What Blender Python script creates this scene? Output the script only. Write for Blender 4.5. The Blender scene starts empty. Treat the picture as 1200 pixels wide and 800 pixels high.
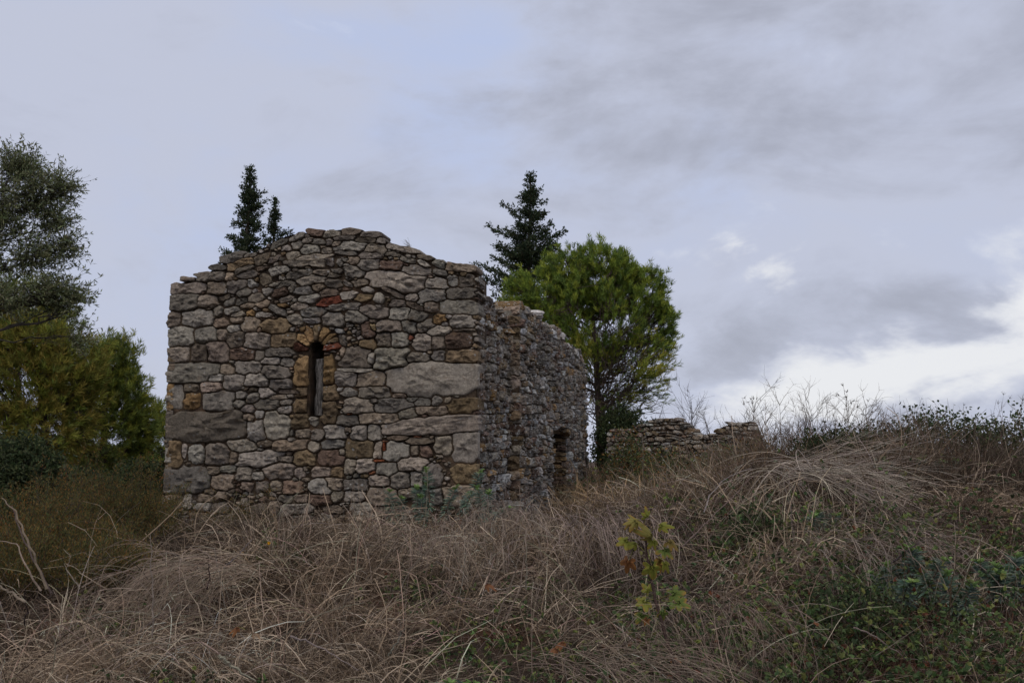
import bpy, math, random
import numpy as np
from mathutils import Vector

C = bpy.context.scene.collection
rng = np.random.default_rng(7)
random.seed(7)
R = math.radians

# ------------------------------------------------------------------ camera
FPX = 1167.0                      # focal length in pixels of a 1200 px wide frame
PITCH = math.atan(124 / FPX)
EYE = np.array([0.0, 0.0, 1.6])
cam_d = bpy.data.cameras.new('camera'); cam = bpy.data.objects.new('camera', cam_d); C.objects.link(cam)
cam_d.sensor_width = 36.0; cam_d.lens = 36.0 * FPX / 1200.0
cam_d.clip_start = 0.1; cam_d.clip_end = 3000
cam.location = EYE; cam.rotation_euler = (math.pi / 2 + PITCH, 0, 0)
bpy.context.scene.camera = cam

# ------------------------------------------------------------------ world, sun, exposure
sc = bpy.context.scene
sc.view_settings.view_transform = 'Standard'; sc.view_settings.look = 'None'
sc.view_settings.exposure = 0.0; sc.view_settings.gamma = 1.0
sc.render.engine = 'CYCLES'
sc.cycles.use_denoising = True
try: sc.cycles.denoiser = 'OPENIMAGEDENOISE'
except Exception: pass
sc.cycles.max_bounces = 6; sc.cycles.diffuse_bounces = 3; sc.cycles.glossy_bounces = 2
sc.cycles.transmission_bounces = 3; sc.cycles.transparent_max_bounces = 4
sc.cycles.use_adaptive_sampling = True; sc.cycles.adaptive_threshold = 0.015

SUN_EL, SUN_AZ = R(58), R(190)      # azimuth clockwise from +Y: behind the camera, a little to the left
def px_dir(px, py):
    x = (px - 600) / FPX; v = (400 - py) / FPX
    d = np.array([x, math.cos(PITCH) - v * math.sin(PITCH), math.sin(PITCH) + v * math.cos(PITCH)])
    return d / np.linalg.norm(d)

world = bpy.data.worlds.new('World'); sc.world = world; world.use_nodes = True
nt = world.node_tree; nt.nodes.clear()
def N(t, **k):
    n = nt.nodes.new(t)
    for a, b in k.items(): setattr(n, a, b)
    return n
def L(a, b): nt.links.new(a, b)
def M(op, a, b=None, c=None, clamp=False):
    n = nt.nodes.new('ShaderNodeMath'); n.operation = op; n.use_clamp = clamp
    for i, v in enumerate((a, b, c)):
        if v is None: continue
        if isinstance(v, (int, float)): n.inputs[i].default_value = v
        else: nt.links.new(v, n.inputs[i])
    return n.outputs[0]
def MIX(f, a, b):
    n = nt.nodes.new('ShaderNodeMix'); n.data_type = 'RGBA'
    if isinstance(f, (int, float)): n.inputs[0].default_value = f
    else: nt.links.new(f, n.inputs[0])
    for i, v in ((6, a), (7, b)):
        if isinstance(v, tuple): n.inputs[i].default_value = (*v, 1)
        else: nt.links.new(v, n.inputs[i])
    return n.outputs[2]
def RAMP(f, a, b, smooth=True):
    n = nt.nodes.new('ShaderNodeMapRange'); n.interpolation_type = 'SMOOTHSTEP' if smooth else 'LINEAR'
    nt.links.new(f, n.inputs[0]); n.inputs[1].default_value = a; n.inputs[2].default_value = b
    return n.outputs[0]
def NOISE(vec, scale, detail=5, rough=0.55, dist=0.0, dim='3D'):
    n = nt.nodes.new('ShaderNodeTexNoise'); n.noise_dimensions = dim
    nt.links.new(vec, n.inputs['Vector'])
    n.inputs['Scale'].default_value = scale; n.inputs['Detail'].default_value = detail
    n.inputs['Roughness'].default_value = rough; n.inputs['Distortion'].default_value = dist
    return n.outputs['Fac']
sky = N('ShaderNodeTexSky', sky_type='NISHITA'); sky.sun_disc = False
sky.sun_elevation = SUN_EL; sky.sun_rotation = SUN_AZ
tc = N('ShaderNodeTexCoord'); sep = N('ShaderNodeSeparateXYZ'); L(tc.outputs['Generated'], sep.inputs[0])
vx, vy, vz = sep.outputs
def WN(scale, loc, detail=6, rough=.55, sq=2.0, dist=.3):
    mp = N('ShaderNodeMapping'); L(tc.outputs['Generated'], mp.inputs[0]); mp.inputs['Scale'].default_value = (1, 1, sq); mp.inputs['Location'].default_value = loc
    return NOISE(mp.outputs[0], scale, detail, rough, dist)
# azimuth and elevation of the sky direction, in units of one photo pixel at the centre
az = M('ADD', M('MULTIPLY', M('ARCTAN2', vx, vy), FPX), 600.0)
el = M('SUBTRACT', 524.0, M('MULTIPLY', M('ARCSINE', vz), FPX))
wA = WN(3.0, (1.3, 7.7, 2.1), 6, .6); wB = WN(3.0, (9.1, 3.2, 5.5), 6, .6)
az = M('ADD', az, M('MULTIPLY', M('SUBTRACT', wA, .5), 520.0)); el = M('ADD', el, M('MULTIPLY', M('SUBTRACT', wB, .5), 260.0))
def G(cx, cy, sx, sy, k=1.0):
    a = M('POWER', M('ABSOLUTE', M('DIVIDE', M('SUBTRACT', az, cx), sx)), 2.0); b = M('POWER', M('ABSOLUTE', M('DIVIDE', M('SUBTRACT', el, cy), sy)), 2.0)
    return M('MULTIPLY', M('EXPONENT', M('MULTIPLY', M('ADD', a, b), -1.0)), k)
def SUM(*l):
    r = l[0]
    for x in l[1:]: r = M('ADD', r, x)
    return r
cl = WN(4.2, (3.3, 1.1, 8.0), 8, .58, 2.2, .5); cs = WN(11, (0, 4, 1), 6, .6, 2.0, .3)
tex = M('ADD', M('MULTIPLY', cl, .75), M('MULTIPLY', cs, .25))
blue = SUM(G(560, 170, 170, 120, .65), G(300, 290, 150, 90, .45), G(420, 60, 200, 40, .25), G(830, 190, 60, 50, .3), M('MULTIPLY', M('SUBTRACT', cl, .5), 1.6))
dark = SUM(G(1010, 150, 280, 120, .62), G(880, 40, 260, 70, .4), G(1030, 378, 150, 34, .85), G(830, 425, 70, 55, .8), G(1140, 480, 120, 26, .8), G(760, 250, 120, 60, .35), G(60, 400, 200, 120, .25), M('MULTIPLY', M('SUBTRACT', .5, tex), 3.9), G(1180, 250, 160, 60, .35))
brt = SUM(G(1010, 440, 150, 36, 1.15), G(1190, 400, 110, 42, 1.0), G(890, 335, 70, 26, .8), G(940, 490, 110, 30, .8), G(1200, 350, 60, 25, .5), M('MULTIPLY', M('SUBTRACT', tex, .5), 4.0))
c0 = MIX(RAMP(blue, .0, .95), (5.45, 5.78, 7.05), (4.9, 5.7, 8.0))
c1 = MIX(RAMP(dark, .0, 1.15), c0, (3.85, 4.05, 4.9))
c2 = MIX(RAMP(brt, .45, 1.2), c1, (8.3, 8.4, 8.7))
c3 = MIX(0.04, c2, sky.outputs[0])
bg = N('ShaderNodeBackground'); L(c3, bg.inputs[0]); bg.inputs[1].default_value = 0.1
wo = N('ShaderNodeOutputWorld'); L(bg.outputs[0], wo.inputs[0])
world.cycles.sampling_method = 'MANUAL'; world.cycles.sample_map_resolution = 256

sun_d = bpy.data.lights.new('sun', 'SUN'); sun = bpy.data.objects.new('sun', sun_d); C.objects.link(sun)
sun_d.energy = 1.25; sun_d.angle = R(40); sun_d.color = (1.0, 0.91, 0.77)
sdir = Vector((math.sin(SUN_AZ) * math.cos(SUN_EL), math.cos(SUN_AZ) * math.cos(SUN_EL), math.sin(SUN_EL)))
sun.rotation_euler = sdir.to_track_quat('Z', 'Y').to_euler(); sun.location = (0, 0, 30)

# ------------------------------------------------------------------ numeric helpers
def hsh(i, j, k, s=0):
    h = (i.astype(np.int64) * 374761393 + j.astype(np.int64) * 668265263 + k.astype(np.int64) * 2147483647 + s * 1274126177) & 0xffffffff
    h = ((h ^ (h >> 13)) * 1274126177) & 0xffffffff
    return ((h ^ (h >> 16)) & 0xffff) / 65535.0
def vnoise(x, y, z=None, s=0):
    x = np.asarray(x, float); y = np.asarray(y, float); z = np.zeros_like(x) if z is None else np.asarray(z, float)
    xi, yi, zi = np.floor(x), np.floor(y), np.floor(z)
    fx, fy, fz = x - xi, y - yi, z - zi
    fx = fx * fx * (3 - 2 * fx); fy = fy * fy * (3 - 2 * fy); fz = fz * fz * (3 - 2 * fz)
    r = 0
    for a in (0, 1):
        for b in (0, 1):
            for c in (0, 1):
                w = (fx if a else 1 - fx) * (fy if b else 1 - fy) * (fz if c else 1 - fz)
                r = r + w * hsh(xi + a, yi + b, zi + c, s)
    return r
def fbm(x, y, z=None, o=4, s=0):
    r = 0; a = 0.5; f = 1.0; t = 0
    for k in range(o):
        r = r + a * vnoise(x * f, y * f, None if z is None else z * f, s + k); t += a; a *= .5; f *= 2.03
    return r / t
def ss(a, b, x):
    t = np.clip((x - a) / (b - a), 0, 1); return t * t * (3 - 2 * t)
def unit(v):
    return v / (np.linalg.norm(v, axis=-1, keepdims=True) + 1e-9)
def P(px, py, Y):                 # the point seen at a pixel of the 1200x800 photo, at distance Y
    d = px_dir(px, py); return EYE + d * (Y / d[1])
def rvec(n, g=rng): return unit(g.normal(size=(n, 3)))

# ------------------------------------------------------------------ mesh helpers
class MB:
    def __init__(s): s.v = []; s.q = []; s.t = []; s.c = []; s.mq = []; s.mt = []; s.sq = []; s.st = []; s.n = 0
    def add(s, v, q=None, t=None, col=(1, 1, 1), mi=0, sm=True):
        v = np.asarray(v, float).reshape(-1, 3); n = len(v)
        s.v.append(v)
        col = np.asarray(col, float)
        if col.ndim == 1: col = np.tile(col, (n, 1))
        s.c.append(col)
        if q is not None and len(q):
            q = np.asarray(q, np.int64).reshape(-1, 4); s.q.append(q + s.n); s.mq.append(np.full(len(q), mi)); s.sq.append(np.full(len(q), sm))
        if t is not None and len(t):
            t = np.asarray(t, np.int64).reshape(-1, 3); s.t.append(t + s.n); s.mt.append(np.full(len(t), mi)); s.st.append(np.full(len(t), sm))
        s.n += n
    def build(s, name, mats, parent=None, smooth=False, origin=None):
        me = bpy.data.meshes.new(name)
        v = np.concatenate(s.v) if s.v else np.zeros((0, 3)); c = np.concatenate(s.c)
        if origin is None and parent is not None: origin = parent['_o'] if '_o' in parent else (0, 0, 0)
        origin = np.array(origin if origin is not None else (0, 0, 0), float)
        v = v - origin
        q = np.concatenate(s.q) if s.q else np.zeros((0, 4), np.int64); t = np.concatenate(s.t) if s.t else np.zeros((0, 3), np.int64)
        me.vertices.add(len(v)); me.vertices.foreach_set('co', v.astype(np.float32).ravel())
        me.loops.add(q.size + t.size); me.loops.foreach_set('vertex_index', np.concatenate([q.ravel(), t.ravel()]).astype(np.int32))
        me.polygons.add(len(q) + len(t))
        me.polygons.foreach_set('loop_start', np.concatenate([np.arange(len(q)) * 4, q.size + np.arange(len(t)) * 3]).astype(np.int32))
        mi = np.concatenate((s.mq or [np.zeros(0)]) + (s.mt or [np.zeros(0)])).astype(np.int32)
        if not isinstance(mats, (list, tuple)): mats = [mats]
        for m in mats: me.materials.append(m)
        me.polygons.foreach_set('material_index', mi)
        me.polygons.foreach_set('use_smooth', np.concatenate(s.sq + s.st).astype(bool) if smooth and len(mi) else np.full(len(mi), smooth))
        me.update(calc_edges=True)
        a = me.color_attributes.new('Col', 'FLOAT_COLOR', 'POINT')
        a.data.foreach_set('color', np.concatenate([c, np.ones((len(c), 1))], 1).astype(np.float32).ravel())
        o = bpy.data.objects.new(name, me); C.objects.link(o)
        if parent is not None: o.parent = parent
        else: o.location = origin
        return o
def root(name, loc, label, cat, group=None):
    o = bpy.data.objects.new(name, None); C.objects.link(o); o.location = tuple(loc); o.empty_display_size = .2
    o['_o'] = tuple(float(a) for a in loc)
    return tag(o, label, cat, group)
def tag(o, label=None, cat=None, group=None, kind=None):
    if label: o['label'] = label
    if cat: o['category'] = cat
    if group: o['group'] = group
    if kind: o['kind'] = kind
    return o
def dup(r, loc, rotz=0, scale=1, label=None):
    c = r.copy(); C.objects.link(c); c.location = tuple(loc); c.rotation_euler = (0, 0, rotz); c.scale = (scale,) * 3
    if label: c['label'] = label
    for ch in list(r.children):
        k = ch.copy(); C.objects.link(k); k.parent = c
        for g in list(ch.children):
            d = g.copy(); C.objects.link(d); d.parent = k
    return c

def tubes(mb, paths, radii, sides=3, col=(1, 1, 1), mi=0, g=rng):
    """paths (N,K,3), radii (N,K) or (N,) ; sides 2 = flat ribbon"""
    paths = np.asarray(paths, float); Nn, K, _ = paths.shape
    if Nn == 0: return
    radii = np.asarray(radii, float)
    if radii.ndim == 1: radii = radii[:, None] * np.linspace(1, .35, K)[None]
    tan = np.empty_like(paths); tan[:, 1:-1] = paths[:, 2:] - paths[:, :-2]; tan[:, 0] = paths[:, 1] - paths[:, 0]; tan[:, -1] = paths[:, -1] - paths[:, -2]
    tan = unit(tan)
    ref = rvec(Nn, g)[:, None, :] if sides == 2 else np.tile(np.array([[[.13, .21, .97]]]), (Nn, 1, 1))
    if sides > 2:
        al = np.abs((tan * ref).sum(-1)).max(1) > .95
        ref = ref.copy(); ref[al] = np.array([.97, .1, .2])
    s1 = unit(np.cross(tan, np.broadcast_to(ref, tan.shape))); s2 = np.cross(tan, s1)
    ang = np.arange(sides) * 2 * math.pi / sides
    v = paths[:, :, None, :] + radii[:, :, None, None] * (np.cos(ang)[None, None, :, None] * s1[:, :, None, :] + np.sin(ang)[None, None, :, None] * s2[:, :, None, :])
    idx = np.arange(Nn * K * sides).reshape(Nn, K, sides)
    if sides == 2:
        q = np.stack([idx[:, :-1, 0], idx[:, :-1, 1], idx[:, 1:, 1], idx[:, 1:, 0]], -1)
    else:
        nx = np.roll(idx, -1, 2)
        q = np.stack([idx[:, :-1], nx[:, :-1], nx[:, 1:], idx[:, 1:]], -1)
    col = np.asarray(col, float)
    if col.ndim == 2: col = np.repeat(col, K * sides, 0)
    mb.add(v, q=q.reshape(-1, 4), col=col, mi=mi)

def leaves(mb, pos, d, nrm, length, width, col, mi=0, fold=0.25, pts=6):
    """pointed leaf of two halves (6 verts, folded on the midrib); all arrays of N"""
    Nn = len(pos)
    if Nn == 0: return
    d = unit(d); side = unit(np.cross(d, nrm)); up = np.cross(side, d)
    length = np.broadcast_to(length, (Nn,))[:, None]; width = np.broadcast_to(width, (Nn,))[:, None]
    if pts == 4:
        v = np.stack([pos, pos + d * length * .45 + side * width * .5, pos + d * length, pos + d * length * .45 - side * width * .5], 1)
        idx = np.arange(Nn * 4).reshape(Nn, 4); q = idx; col = np.asarray(col)
        mb.add(v, q=q, col=np.repeat(col, 4, 0) if col.ndim == 2 else col, mi=mi); return
    a = pos; b = pos + d * length * .35 + side * width * .5 + up * width * fold
    c = pos + d * length * .75 + side * width * .35 + up * width * fold * .6
    e = pos + d * length - up * length * .06
    f = pos + d * length * .75 - side * width * .35 + up * width * fold * .6; h = pos + d * length * .35 - side * width * .5 + up * width * fold
    v = np.stack([a, b, c, e, f, h], 1); idx = np.arange(Nn * 6).reshape(Nn, 6)
    q = np.concatenate([idx[:, [0, 1, 2, 3]], idx[:, [0, 3, 4, 5]]])
    col = np.asarray(col)
    mb.add(v, q=q, col=np.repeat(col, 6, 0) if col.ndim == 2 else col, mi=mi)

def curve(a, b, lift, K=6, jit=.05, g=rng):
    """(N,3)->(N,3) arcs with a start tendency 'lift' (N,3 offset of the middle)"""
    t = np.linspace(0, 1, K)[None, :, None]
    a = a[:, None]; b = b[:, None]; m = (a + b) / 2 + lift[:, None]
    p = (1 - t) ** 2 * a + 2 * t * (1 - t) * m + t * t * b
    n = g.normal(size=p.shape) * jit; n[:, 0] = 0; n[:, -1] = 0
    return p + n
def colvar(base, n, amt=.2, hue=.06, g=rng):
    b = np.asarray(base, float); c = np.tile(b, (n, 1)) if b.ndim == 1 else b
    return np.clip(c * (1 + g.normal(size=(n, 1)) * amt) * (1 + g.normal(size=(n, 3)) * hue), .004, .9)

# ------------------------------------------------------------------ materials
def newmat(name):
    global nt
    m = bpy.data.materials.new(name); m.use_nodes = True; nt = m.node_tree; nt.nodes.clear(); return m
def finish(shader):
    o = nt.nodes.new('ShaderNodeOutputMaterial'); nt.links.new(shader, o.inputs[0])
def attr():
    n = nt.nodes.new('ShaderNodeAttribute'); n.attribute_name = 'Col'; return n.outputs['Color']
def objco():
    g = nt.nodes.new('ShaderNodeNewGeometry'); return g.outputs['Position'], g.outputs['Normal']
def mul(c, f):
    n = nt.nodes.new('ShaderNodeVectorMath'); n.operation = 'SCALE'; nt.links.new(c, n.inputs[0])
    if isinstance(f, (int, float)): n.inputs['Scale'].default_value = f
    else: nt.links.new(f, n.inputs['Scale'])
    return n.outputs[0]
def principled(col, rough=.9, bump=None, bstr=.5, bdist=.01, spec=.25):
    p = nt.nodes.new('ShaderNodeBsdfPrincipled')
    if isinstance(col, tuple): p.inputs['Base Color'].default_value = (*col, 1)
    else: nt.links.new(col, p.inputs['Base Color'])
    p.inputs['Roughness'].default_value = rough; p.inputs['Specular IOR Level'].default_value = spec
    if bump is not None:
        b = nt.nodes.new('ShaderNodeBump'); b.inputs['Strength'].default_value = bstr; b.inputs['Distance'].default_value = bdist
        nt.links.new(bump, b.inputs['Height']); nt.links.new(b.outputs[0], p.inputs['Normal'])
    return p.outputs[0]
def leafmat(name, trans=.3, rough=.7, gain=1.0):
    m = newmat(name)
    pos, _ = objco()
    c = mul(attr(), M('MULTIPLY', M('ADD', M('MULTIPLY', NOISE(pos, 9, 2), .5), .75), gain))
    p = principled(c, rough, spec=.2)
    t = nt.nodes.new('ShaderNodeBsdfTranslucent'); nt.links.new(c, t.inputs[0])
    mx = nt.nodes.new('ShaderNodeMixShader'); mx.inputs[0].default_value = trans
    nt.links.new(p, mx.inputs[1]); nt.links.new(t.outputs[0], mx.inputs[2]); finish(mx.outputs[0]); return m
M_LEAF = leafmat('leaf_green', gain=1.55); M_NEEDLE = leafmat('pine_needles', .25, gain=2.15); M_GRASS = leafmat('dry_stems', .15, .85)
def stonemat(name, lichen):
    m = newmat(name)
    pos, nrm = objco()
    a = attr()
    n_big = NOISE(pos, 3.5, 4, .6); n_med = NOISE(pos, 22, 6, .65, .4); n_fine = NOISE(pos, 110, 5, .7)
    v = M('ADD', M('MULTIPLY', n_med, 1.5), M('ADD', M('MULTIPLY', n_fine, .8), M('MULTIPLY', n_big, .35)))
    c = mul(a, M('MAXIMUM', M('SUBTRACT', M('MULTIPLY', v, 1.35), .78), .12))
    # dark weathering crust
    dk = M('MULTIPLY', RAMP(NOISE(pos, 9, 6, .7, .8), .5, .68), .55)
    c = MIX(dk, c, mul(c, .38))
    # warm iron staining
    wm = M('MULTIPLY', RAMP(NOISE(pos, 6, 5, .6, .5), .55, .75), .5)
    c = MIX(wm, c, (.16, .10, .055))
    # pale lichen spots
    vo = nt.nodes.new('ShaderNodeTexVoronoi'); nt.links.new(pos, vo.inputs['Vector']); vo.inputs['Scale'].default_value = 13
    sp = M('MULTIPLY', RAMP(M('ADD', vo.outputs['Distance'], M('MULTIPLY', n_med, .5)), .52 , .42), RAMP(NOISE(pos, 1.6, 3), .54, .62))
    l2 = RAMP(NOISE(pos, 15, 5, .6, 1.2), .72 - lichen * .148, .74 - lichen * .148)
    c = MIX(M('MULTIPLY', M('MAXIMUM', M('MULTIPLY', sp, .7), l2), .85), c, (.50, .50, .48))
    h = M('ADD', M('MULTIPLY', n_med, 1.0), M('MULTIPLY', n_fine, .55))
    finish(principled(c, .93, h, 1.0, .035, .12)); return m
M_STONE = stonemat('weathered_limestone', 0.0); M_STONE_S = stonemat('lichened_limestone', 1.0)
def mortarmat():
    m = newmat('lime_mortar'); pos, _ = objco()
    n = NOISE(pos, 5, 5, .6); f = NOISE(pos, 70, 5, .75)
    c = MIX(RAMP(n, .35, .65), (.05, .036, .026), (.11, .08, .055))
    c = MIX(RAMP(NOISE(pos, 2.2, 4), .5, .7), c, (.15, .095, .06))
    c = mul(c, M('ADD', M('MULTIPLY', f, .9), .5))
    h = M('ADD', M('MULTIPLY', f, .7), NOISE(pos, 28, 4))
    finish(principled(c, .95, h, 1.0, .03, .1)); return m
M_MORTAR = mortarmat()
def barkmat(name, gain=1.0):
    m = newmat(name); pos, _ = objco()
    c = mul(attr(), M('ADD', M('MULTIPLY', NOISE(pos, 30, 5, .7), 1.1 * gain), .4))
    finish(principled(c, .9, NOISE(pos, 45, 5, .7), .8, .02, .15)); return m
M_BARK = barkmat('bark')
def woodmat():
    m = newmat('weathered_wood'); pos, _ = objco()
    mp = nt.nodes.new('ShaderNodeMapping'); nt.links.new(pos, mp.inputs[0]); mp.inputs['Scale'].default_value = (40, 40, 4)
    n = NOISE(mp.outputs[0], 1.5, 6, .7, 1.0)
    c = MIX(RAMP(n, .4, .6), (.04, .036, .033), (.22, .205, .195))
    finish(principled(c, .85, n, .8, .02)); return m
M_WOOD = woodmat()
def soilmat():
    m = newmat('soil'); pos, _ = objco()
    n = NOISE(pos, 1.3, 5, .6); f = NOISE(pos, 40, 5, .7)
    c = MIX(RAMP(n, .42, .62), (.05, .037, .028), (.11, .075, .052))
    c = MIX(RAMP(NOISE(pos, .8, 4), .56, .64), c, (.14, .07, .042))
    c = mul(c, M('ADD', M('MULTIPLY', f, .9), .5))
    finish(principled(c, .95, M('ADD', f, NOISE(pos, 9, 4)), 1.0, .05, .1)); return m
M_SOIL = soilmat()

# ------------------------------------------------------------------ terrain
def ground(x, y):
    x = np.asarray(x, float); y = np.asarray(y, float)
    z = .43 * ss(5.0, 12.0, y) + (.66 * ss(.6, 4.2, x) - .10 * ss(4.2, 6.5, x)) * ss(5.0, 11.0, y) * (1 - .85 * ss(12.5, 17, y)) - .25 * ss(-4.2, -7.5, x) * ss(4, 9, y)
    z = z + (.10 + .10 * ss(12.5, 10, y)) * (fbm(x * .75 + 9, y * .75, o=3, s=3) - .5) * 2 * ss(3, 6, y) + .06 * (fbm(x * 2.2, y * 2.2, o=3, s=8) - .5)
    z = z - .12 * ss(5, 2, y) + .0 * y
    d = np.hypot(x, y)
    return z - 5.0 * ss(38, 160, d) - 16 * ss(160, 900, d)
def gpt(x, y, dz=0.0): return np.array([x, y, float(ground(np.array([x]), np.array([y]))[0]) + dz])
def spaced(lo, hi, s0, k):
    out = [0.0]; s = s0
    while out[-1] < hi: out.append(out[-1] + s); s = s0 if out[-1] < 14 else s * k
    pos = out; out = [0.0]; s = s0
    while out[-1] > lo: out.append(out[-1] - s); s = s0 if out[-1] > -14 else s * k
    return np.array(sorted(set(pos + out)))
gx = spaced(-1500, 1500, .09, 1.09); gy = spaced(-1500, 1500, .09, 1.09) + 9.0
GX, GY = np.meshgrid(gx, gy); GZ = ground(GX, GY)
near = ss(25, 10, np.hypot(GX, GY))
GZ = GZ + near * .05 * (fbm(GX * 7, GY * 7, o=3, s=21) - .5)
mb = MB(); idx = np.arange(GX.size).reshape(GX.shape)
mb.add(np.stack([GX, GY, GZ], -1), q=np.stack([idx[:-1, :-1], idx[:-1, 1:], idx[1:, 1:], idx[1:, :-1]], -1))
tag(mb.build('ground', M_SOIL, smooth=True), kind='structure')
# ------------------------------------------------------------------ masonry
TONE = dict(g=(.282, .254, .216), d=(.195, .172, .145), b=(.25, .20, .152), o=(.30, .19, .09), k=(.20, .145, .085), r=(.20, .065, .04),
            q=(.185, .125, .095), l=(.31, .285, .25), w=(.31, .245, .20), W=(.50, .49, .46), h=(.30, .268, .225), R=(.30, .09, .04))
class Face:
    """a wall face: origin o, unit u along it, outward normal n, v = up"""
    def __init__(s, o, u, n, W, z0, z1, res):
        s.o = np.array(o, float); s.u = np.array(u, float); s.n = np.array(n, float); s.W = W; s.z0 = z0; s.z1 = z1; s.res = res
        s.nu = int((W + .3) / res); s.nv = int((z1 - z0) / res)
        U = (np.arange(s.nu) + .5) * res - .15; V = (np.arange(s.nv) + .5) * res + z0
        s.U, s.V = np.meshgrid(U, V)
        k = 5.0
        s.wu = s.U + .055 * (fbm(s.U * k, s.V * k, o=3, s=31) - .5) + .010 * (fbm(s.U * 30, s.V * 30, o=2, s=35) - .5)
        s.wv = s.V + .055 * (fbm(s.U * k, s.V * k, o=3, s=41) - .5) + .010 * (fbm(s.U * 30, s.V * 30, o=2, s=45) - .5)
        s.D = np.full(s.U.shape, 9.0); s.lab = np.full(s.U.shape, -1); s.st = []; s.block = np.zeros(s.U.shape, bool)
    def add(s, cu, cv, a, b, tone, ang=0, part='w', p=3.4, pri=1.0):
        i = len(s.st); s.st.append(dict(c=(cu, cv), ang=ang, a=a, b=b, tone=tone, part=part))
        rr = max(a, b) * 1.9 + .03
        i0 = max(0, int((cu - rr + .15) / s.res)); i1 = min(s.nu, int((cu + rr + .15) / s.res) + 1)
        j0 = max(0, int((cv - rr - s.z0) / s.res)); j1 = min(s.nv, int((cv + rr - s.z0) / s.res) + 1)
        if i1 <= i0 or j1 <= j0: return
        du = s.wu[j0:j1, i0:i1] - cu; dv = s.wv[j0:j1, i0:i1] - cv; ca, sa = math.cos(ang), math.sin(ang)
        x = du * ca + dv * sa; y = -du * sa + dv * ca
        d = (np.abs(x / a) ** p + np.abs(y / b) ** p) ** (1 / p) * pri
        m = (d < s.D[j0:j1, i0:i1]) & ~s.block[j0:j1, i0:i1]
        s.D[j0:j1, i0:i1][m] = d[m]; s.lab[j0:j1, i0:i1][m] = i
    def fill(s, inside, n, g, amin=.03, amax=.085, thr=1.22, tones='ggbbkqdl'):
        for _ in range(n):
            j = g.integers(0, s.nv); i = g.integers(0, s.nu)
            if s.D[j, i] < thr or s.block[j, i] or not inside(s.U[j, i], s.V[j, i]): continue
            a = g.uniform(amin, amax); b = a * g.uniform(.45, .8)
            s.add(s.U[j, i], s.V[j, i], a, b, TONE[tones[g.integers(len(tones))]], g.normal() * .2, pri=1.12)
    def stones(s, mbs, g, gap=.0085, nang=26, hmin=.015, hmax=.05, thr=1.1, back=.10, cornerback=None, topfn=None, mi=1):
        th = np.arange(nang) * 2 * math.pi / nang; ct, st_ = np.cos(th), np.sin(th)
        nang0 = nang
        for i, q in enumerate(s.st):
            big = q['a'] * q['b'] > .010; nang = 64 if big else nang0; th = np.arange(nang) * 2 * math.pi / nang; ct, st_ = np.cos(th), np.sin(th)
            cu, cv = q['c']; m = max(q['a'], q['b']) * 2.0
            ca, sa = math.cos(q['ang']), math.sin(q['ang'])
            ex, ey = q['a'] * ct, q['b'] * st_; dx = ex * ca - ey * sa; dy = ex * sa + ey * ca
            step = s.res * .7 / m * 2; r = np.arange(1, int(1.9 / step) + 2) * step
            pu = cu + r[None] * dx[:, None]; pv = cv + r[None] * dy[:, None]
            iu = ((pu + .15) / s.res).astype(int); iv = ((pv - s.z0) / s.res).astype(int)
            inb = (pu > -.03) & (pu < s.W + .03) & (pv > s.z0) & (iv < s.nv)
            iu = np.clip(iu, 0, s.nu - 1); iv = np.clip(iv, 0, s.nv - 1)
            ok = (s.lab[iv, iu] == i) & (s.D[iv, iu] < thr) & inb
            first = np.where(ok.all(1), len(r), np.argmin(ok, 1)); rad = np.where(first > 0, r[np.clip(first - 1, 0, len(r) - 1)], 0)
            if rad.max() < .3 or np.median(rad) < .2: continue
            rad = np.minimum(rad, np.minimum(np.roll(rad, 1), np.roll(rad, -1)) * 1.25 + .1)
            for _ in range(g.integers(2, 5)):      # chipped corners make the outline angular
                a = (g.integers(0, 4) + .5) * math.pi / 2 + g.uniform(-.5, .5); c0 = g.uniform(1.18, 1.35) if big else g.uniform(.95, 1.22); cc_ = np.cos(th - a); rad = np.where(cc_ > .05, np.minimum(rad, c0 / np.maximum(cc_, .05)), rad)
            rad = .06 * np.roll(rad, 1) + .88 * rad + .06 * np.roll(rad, -1)
            bx, by = rad * dx, rad * dy; bl = np.hypot(bx, by); gg = gap * g.uniform(.5, 1.5)
            k_ = np.maximum(1 - gg / np.maximum(bl, .01), .25); bx, by = bx * k_, by * k_; bl = np.maximum(bl * k_, .006)
            size = math.sqrt(q['a'] * q['b'])
            h0 = g.uniform(hmin, hmax) * min(1.25, .55 + size * 4.5)
            bk = back
            if cornerback and (cu < .16 or cu > s.W - .16 or (q['a'] > .2 and (cu < q['a'] + .1 or cu > s.W - q['a'] - .1))): bk = cornerback
            if topfn and cv > topfn(cu) - .22: bk = max(bk, .42)
            mn = min(q['a'], q['b']) * rad.mean()
            ins = np.array([.004, 0, .03, .10, .26, .52, .78])[:, None] * mn * np.ones(nang)[None]
            hs = [-bk, -.02, h0 * .5, h0 * .9, h0, h0 * 1.02, h0 * 1.0]
            if big:
                ins = np.array([.004, 0, .02, .07, .15, .24, .34, .44, .54, .64, .74, .84, .93])[:, None] * mn * np.ones(nang)[None]; hs = hs[:4] + [h0] * 9
            nr = len(hs); off = np.array(hs)[:, None] * np.ones(nang)[None]
            sc_ = np.maximum(1 - ins / bl[None], .12)
            sc_ = sc_ * (np.array([1, 1, 1, 1, .97, .9, .82, .73, .63, .52, .4, .27, .13]) if big else np.array([1, 1, 1, 1, .97, .85, .5]))[:, None]
            lu = bx[None] * sc_; lv = by[None] * sc_
            # break planes
            drop = np.zeros(lu.shape)
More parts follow.
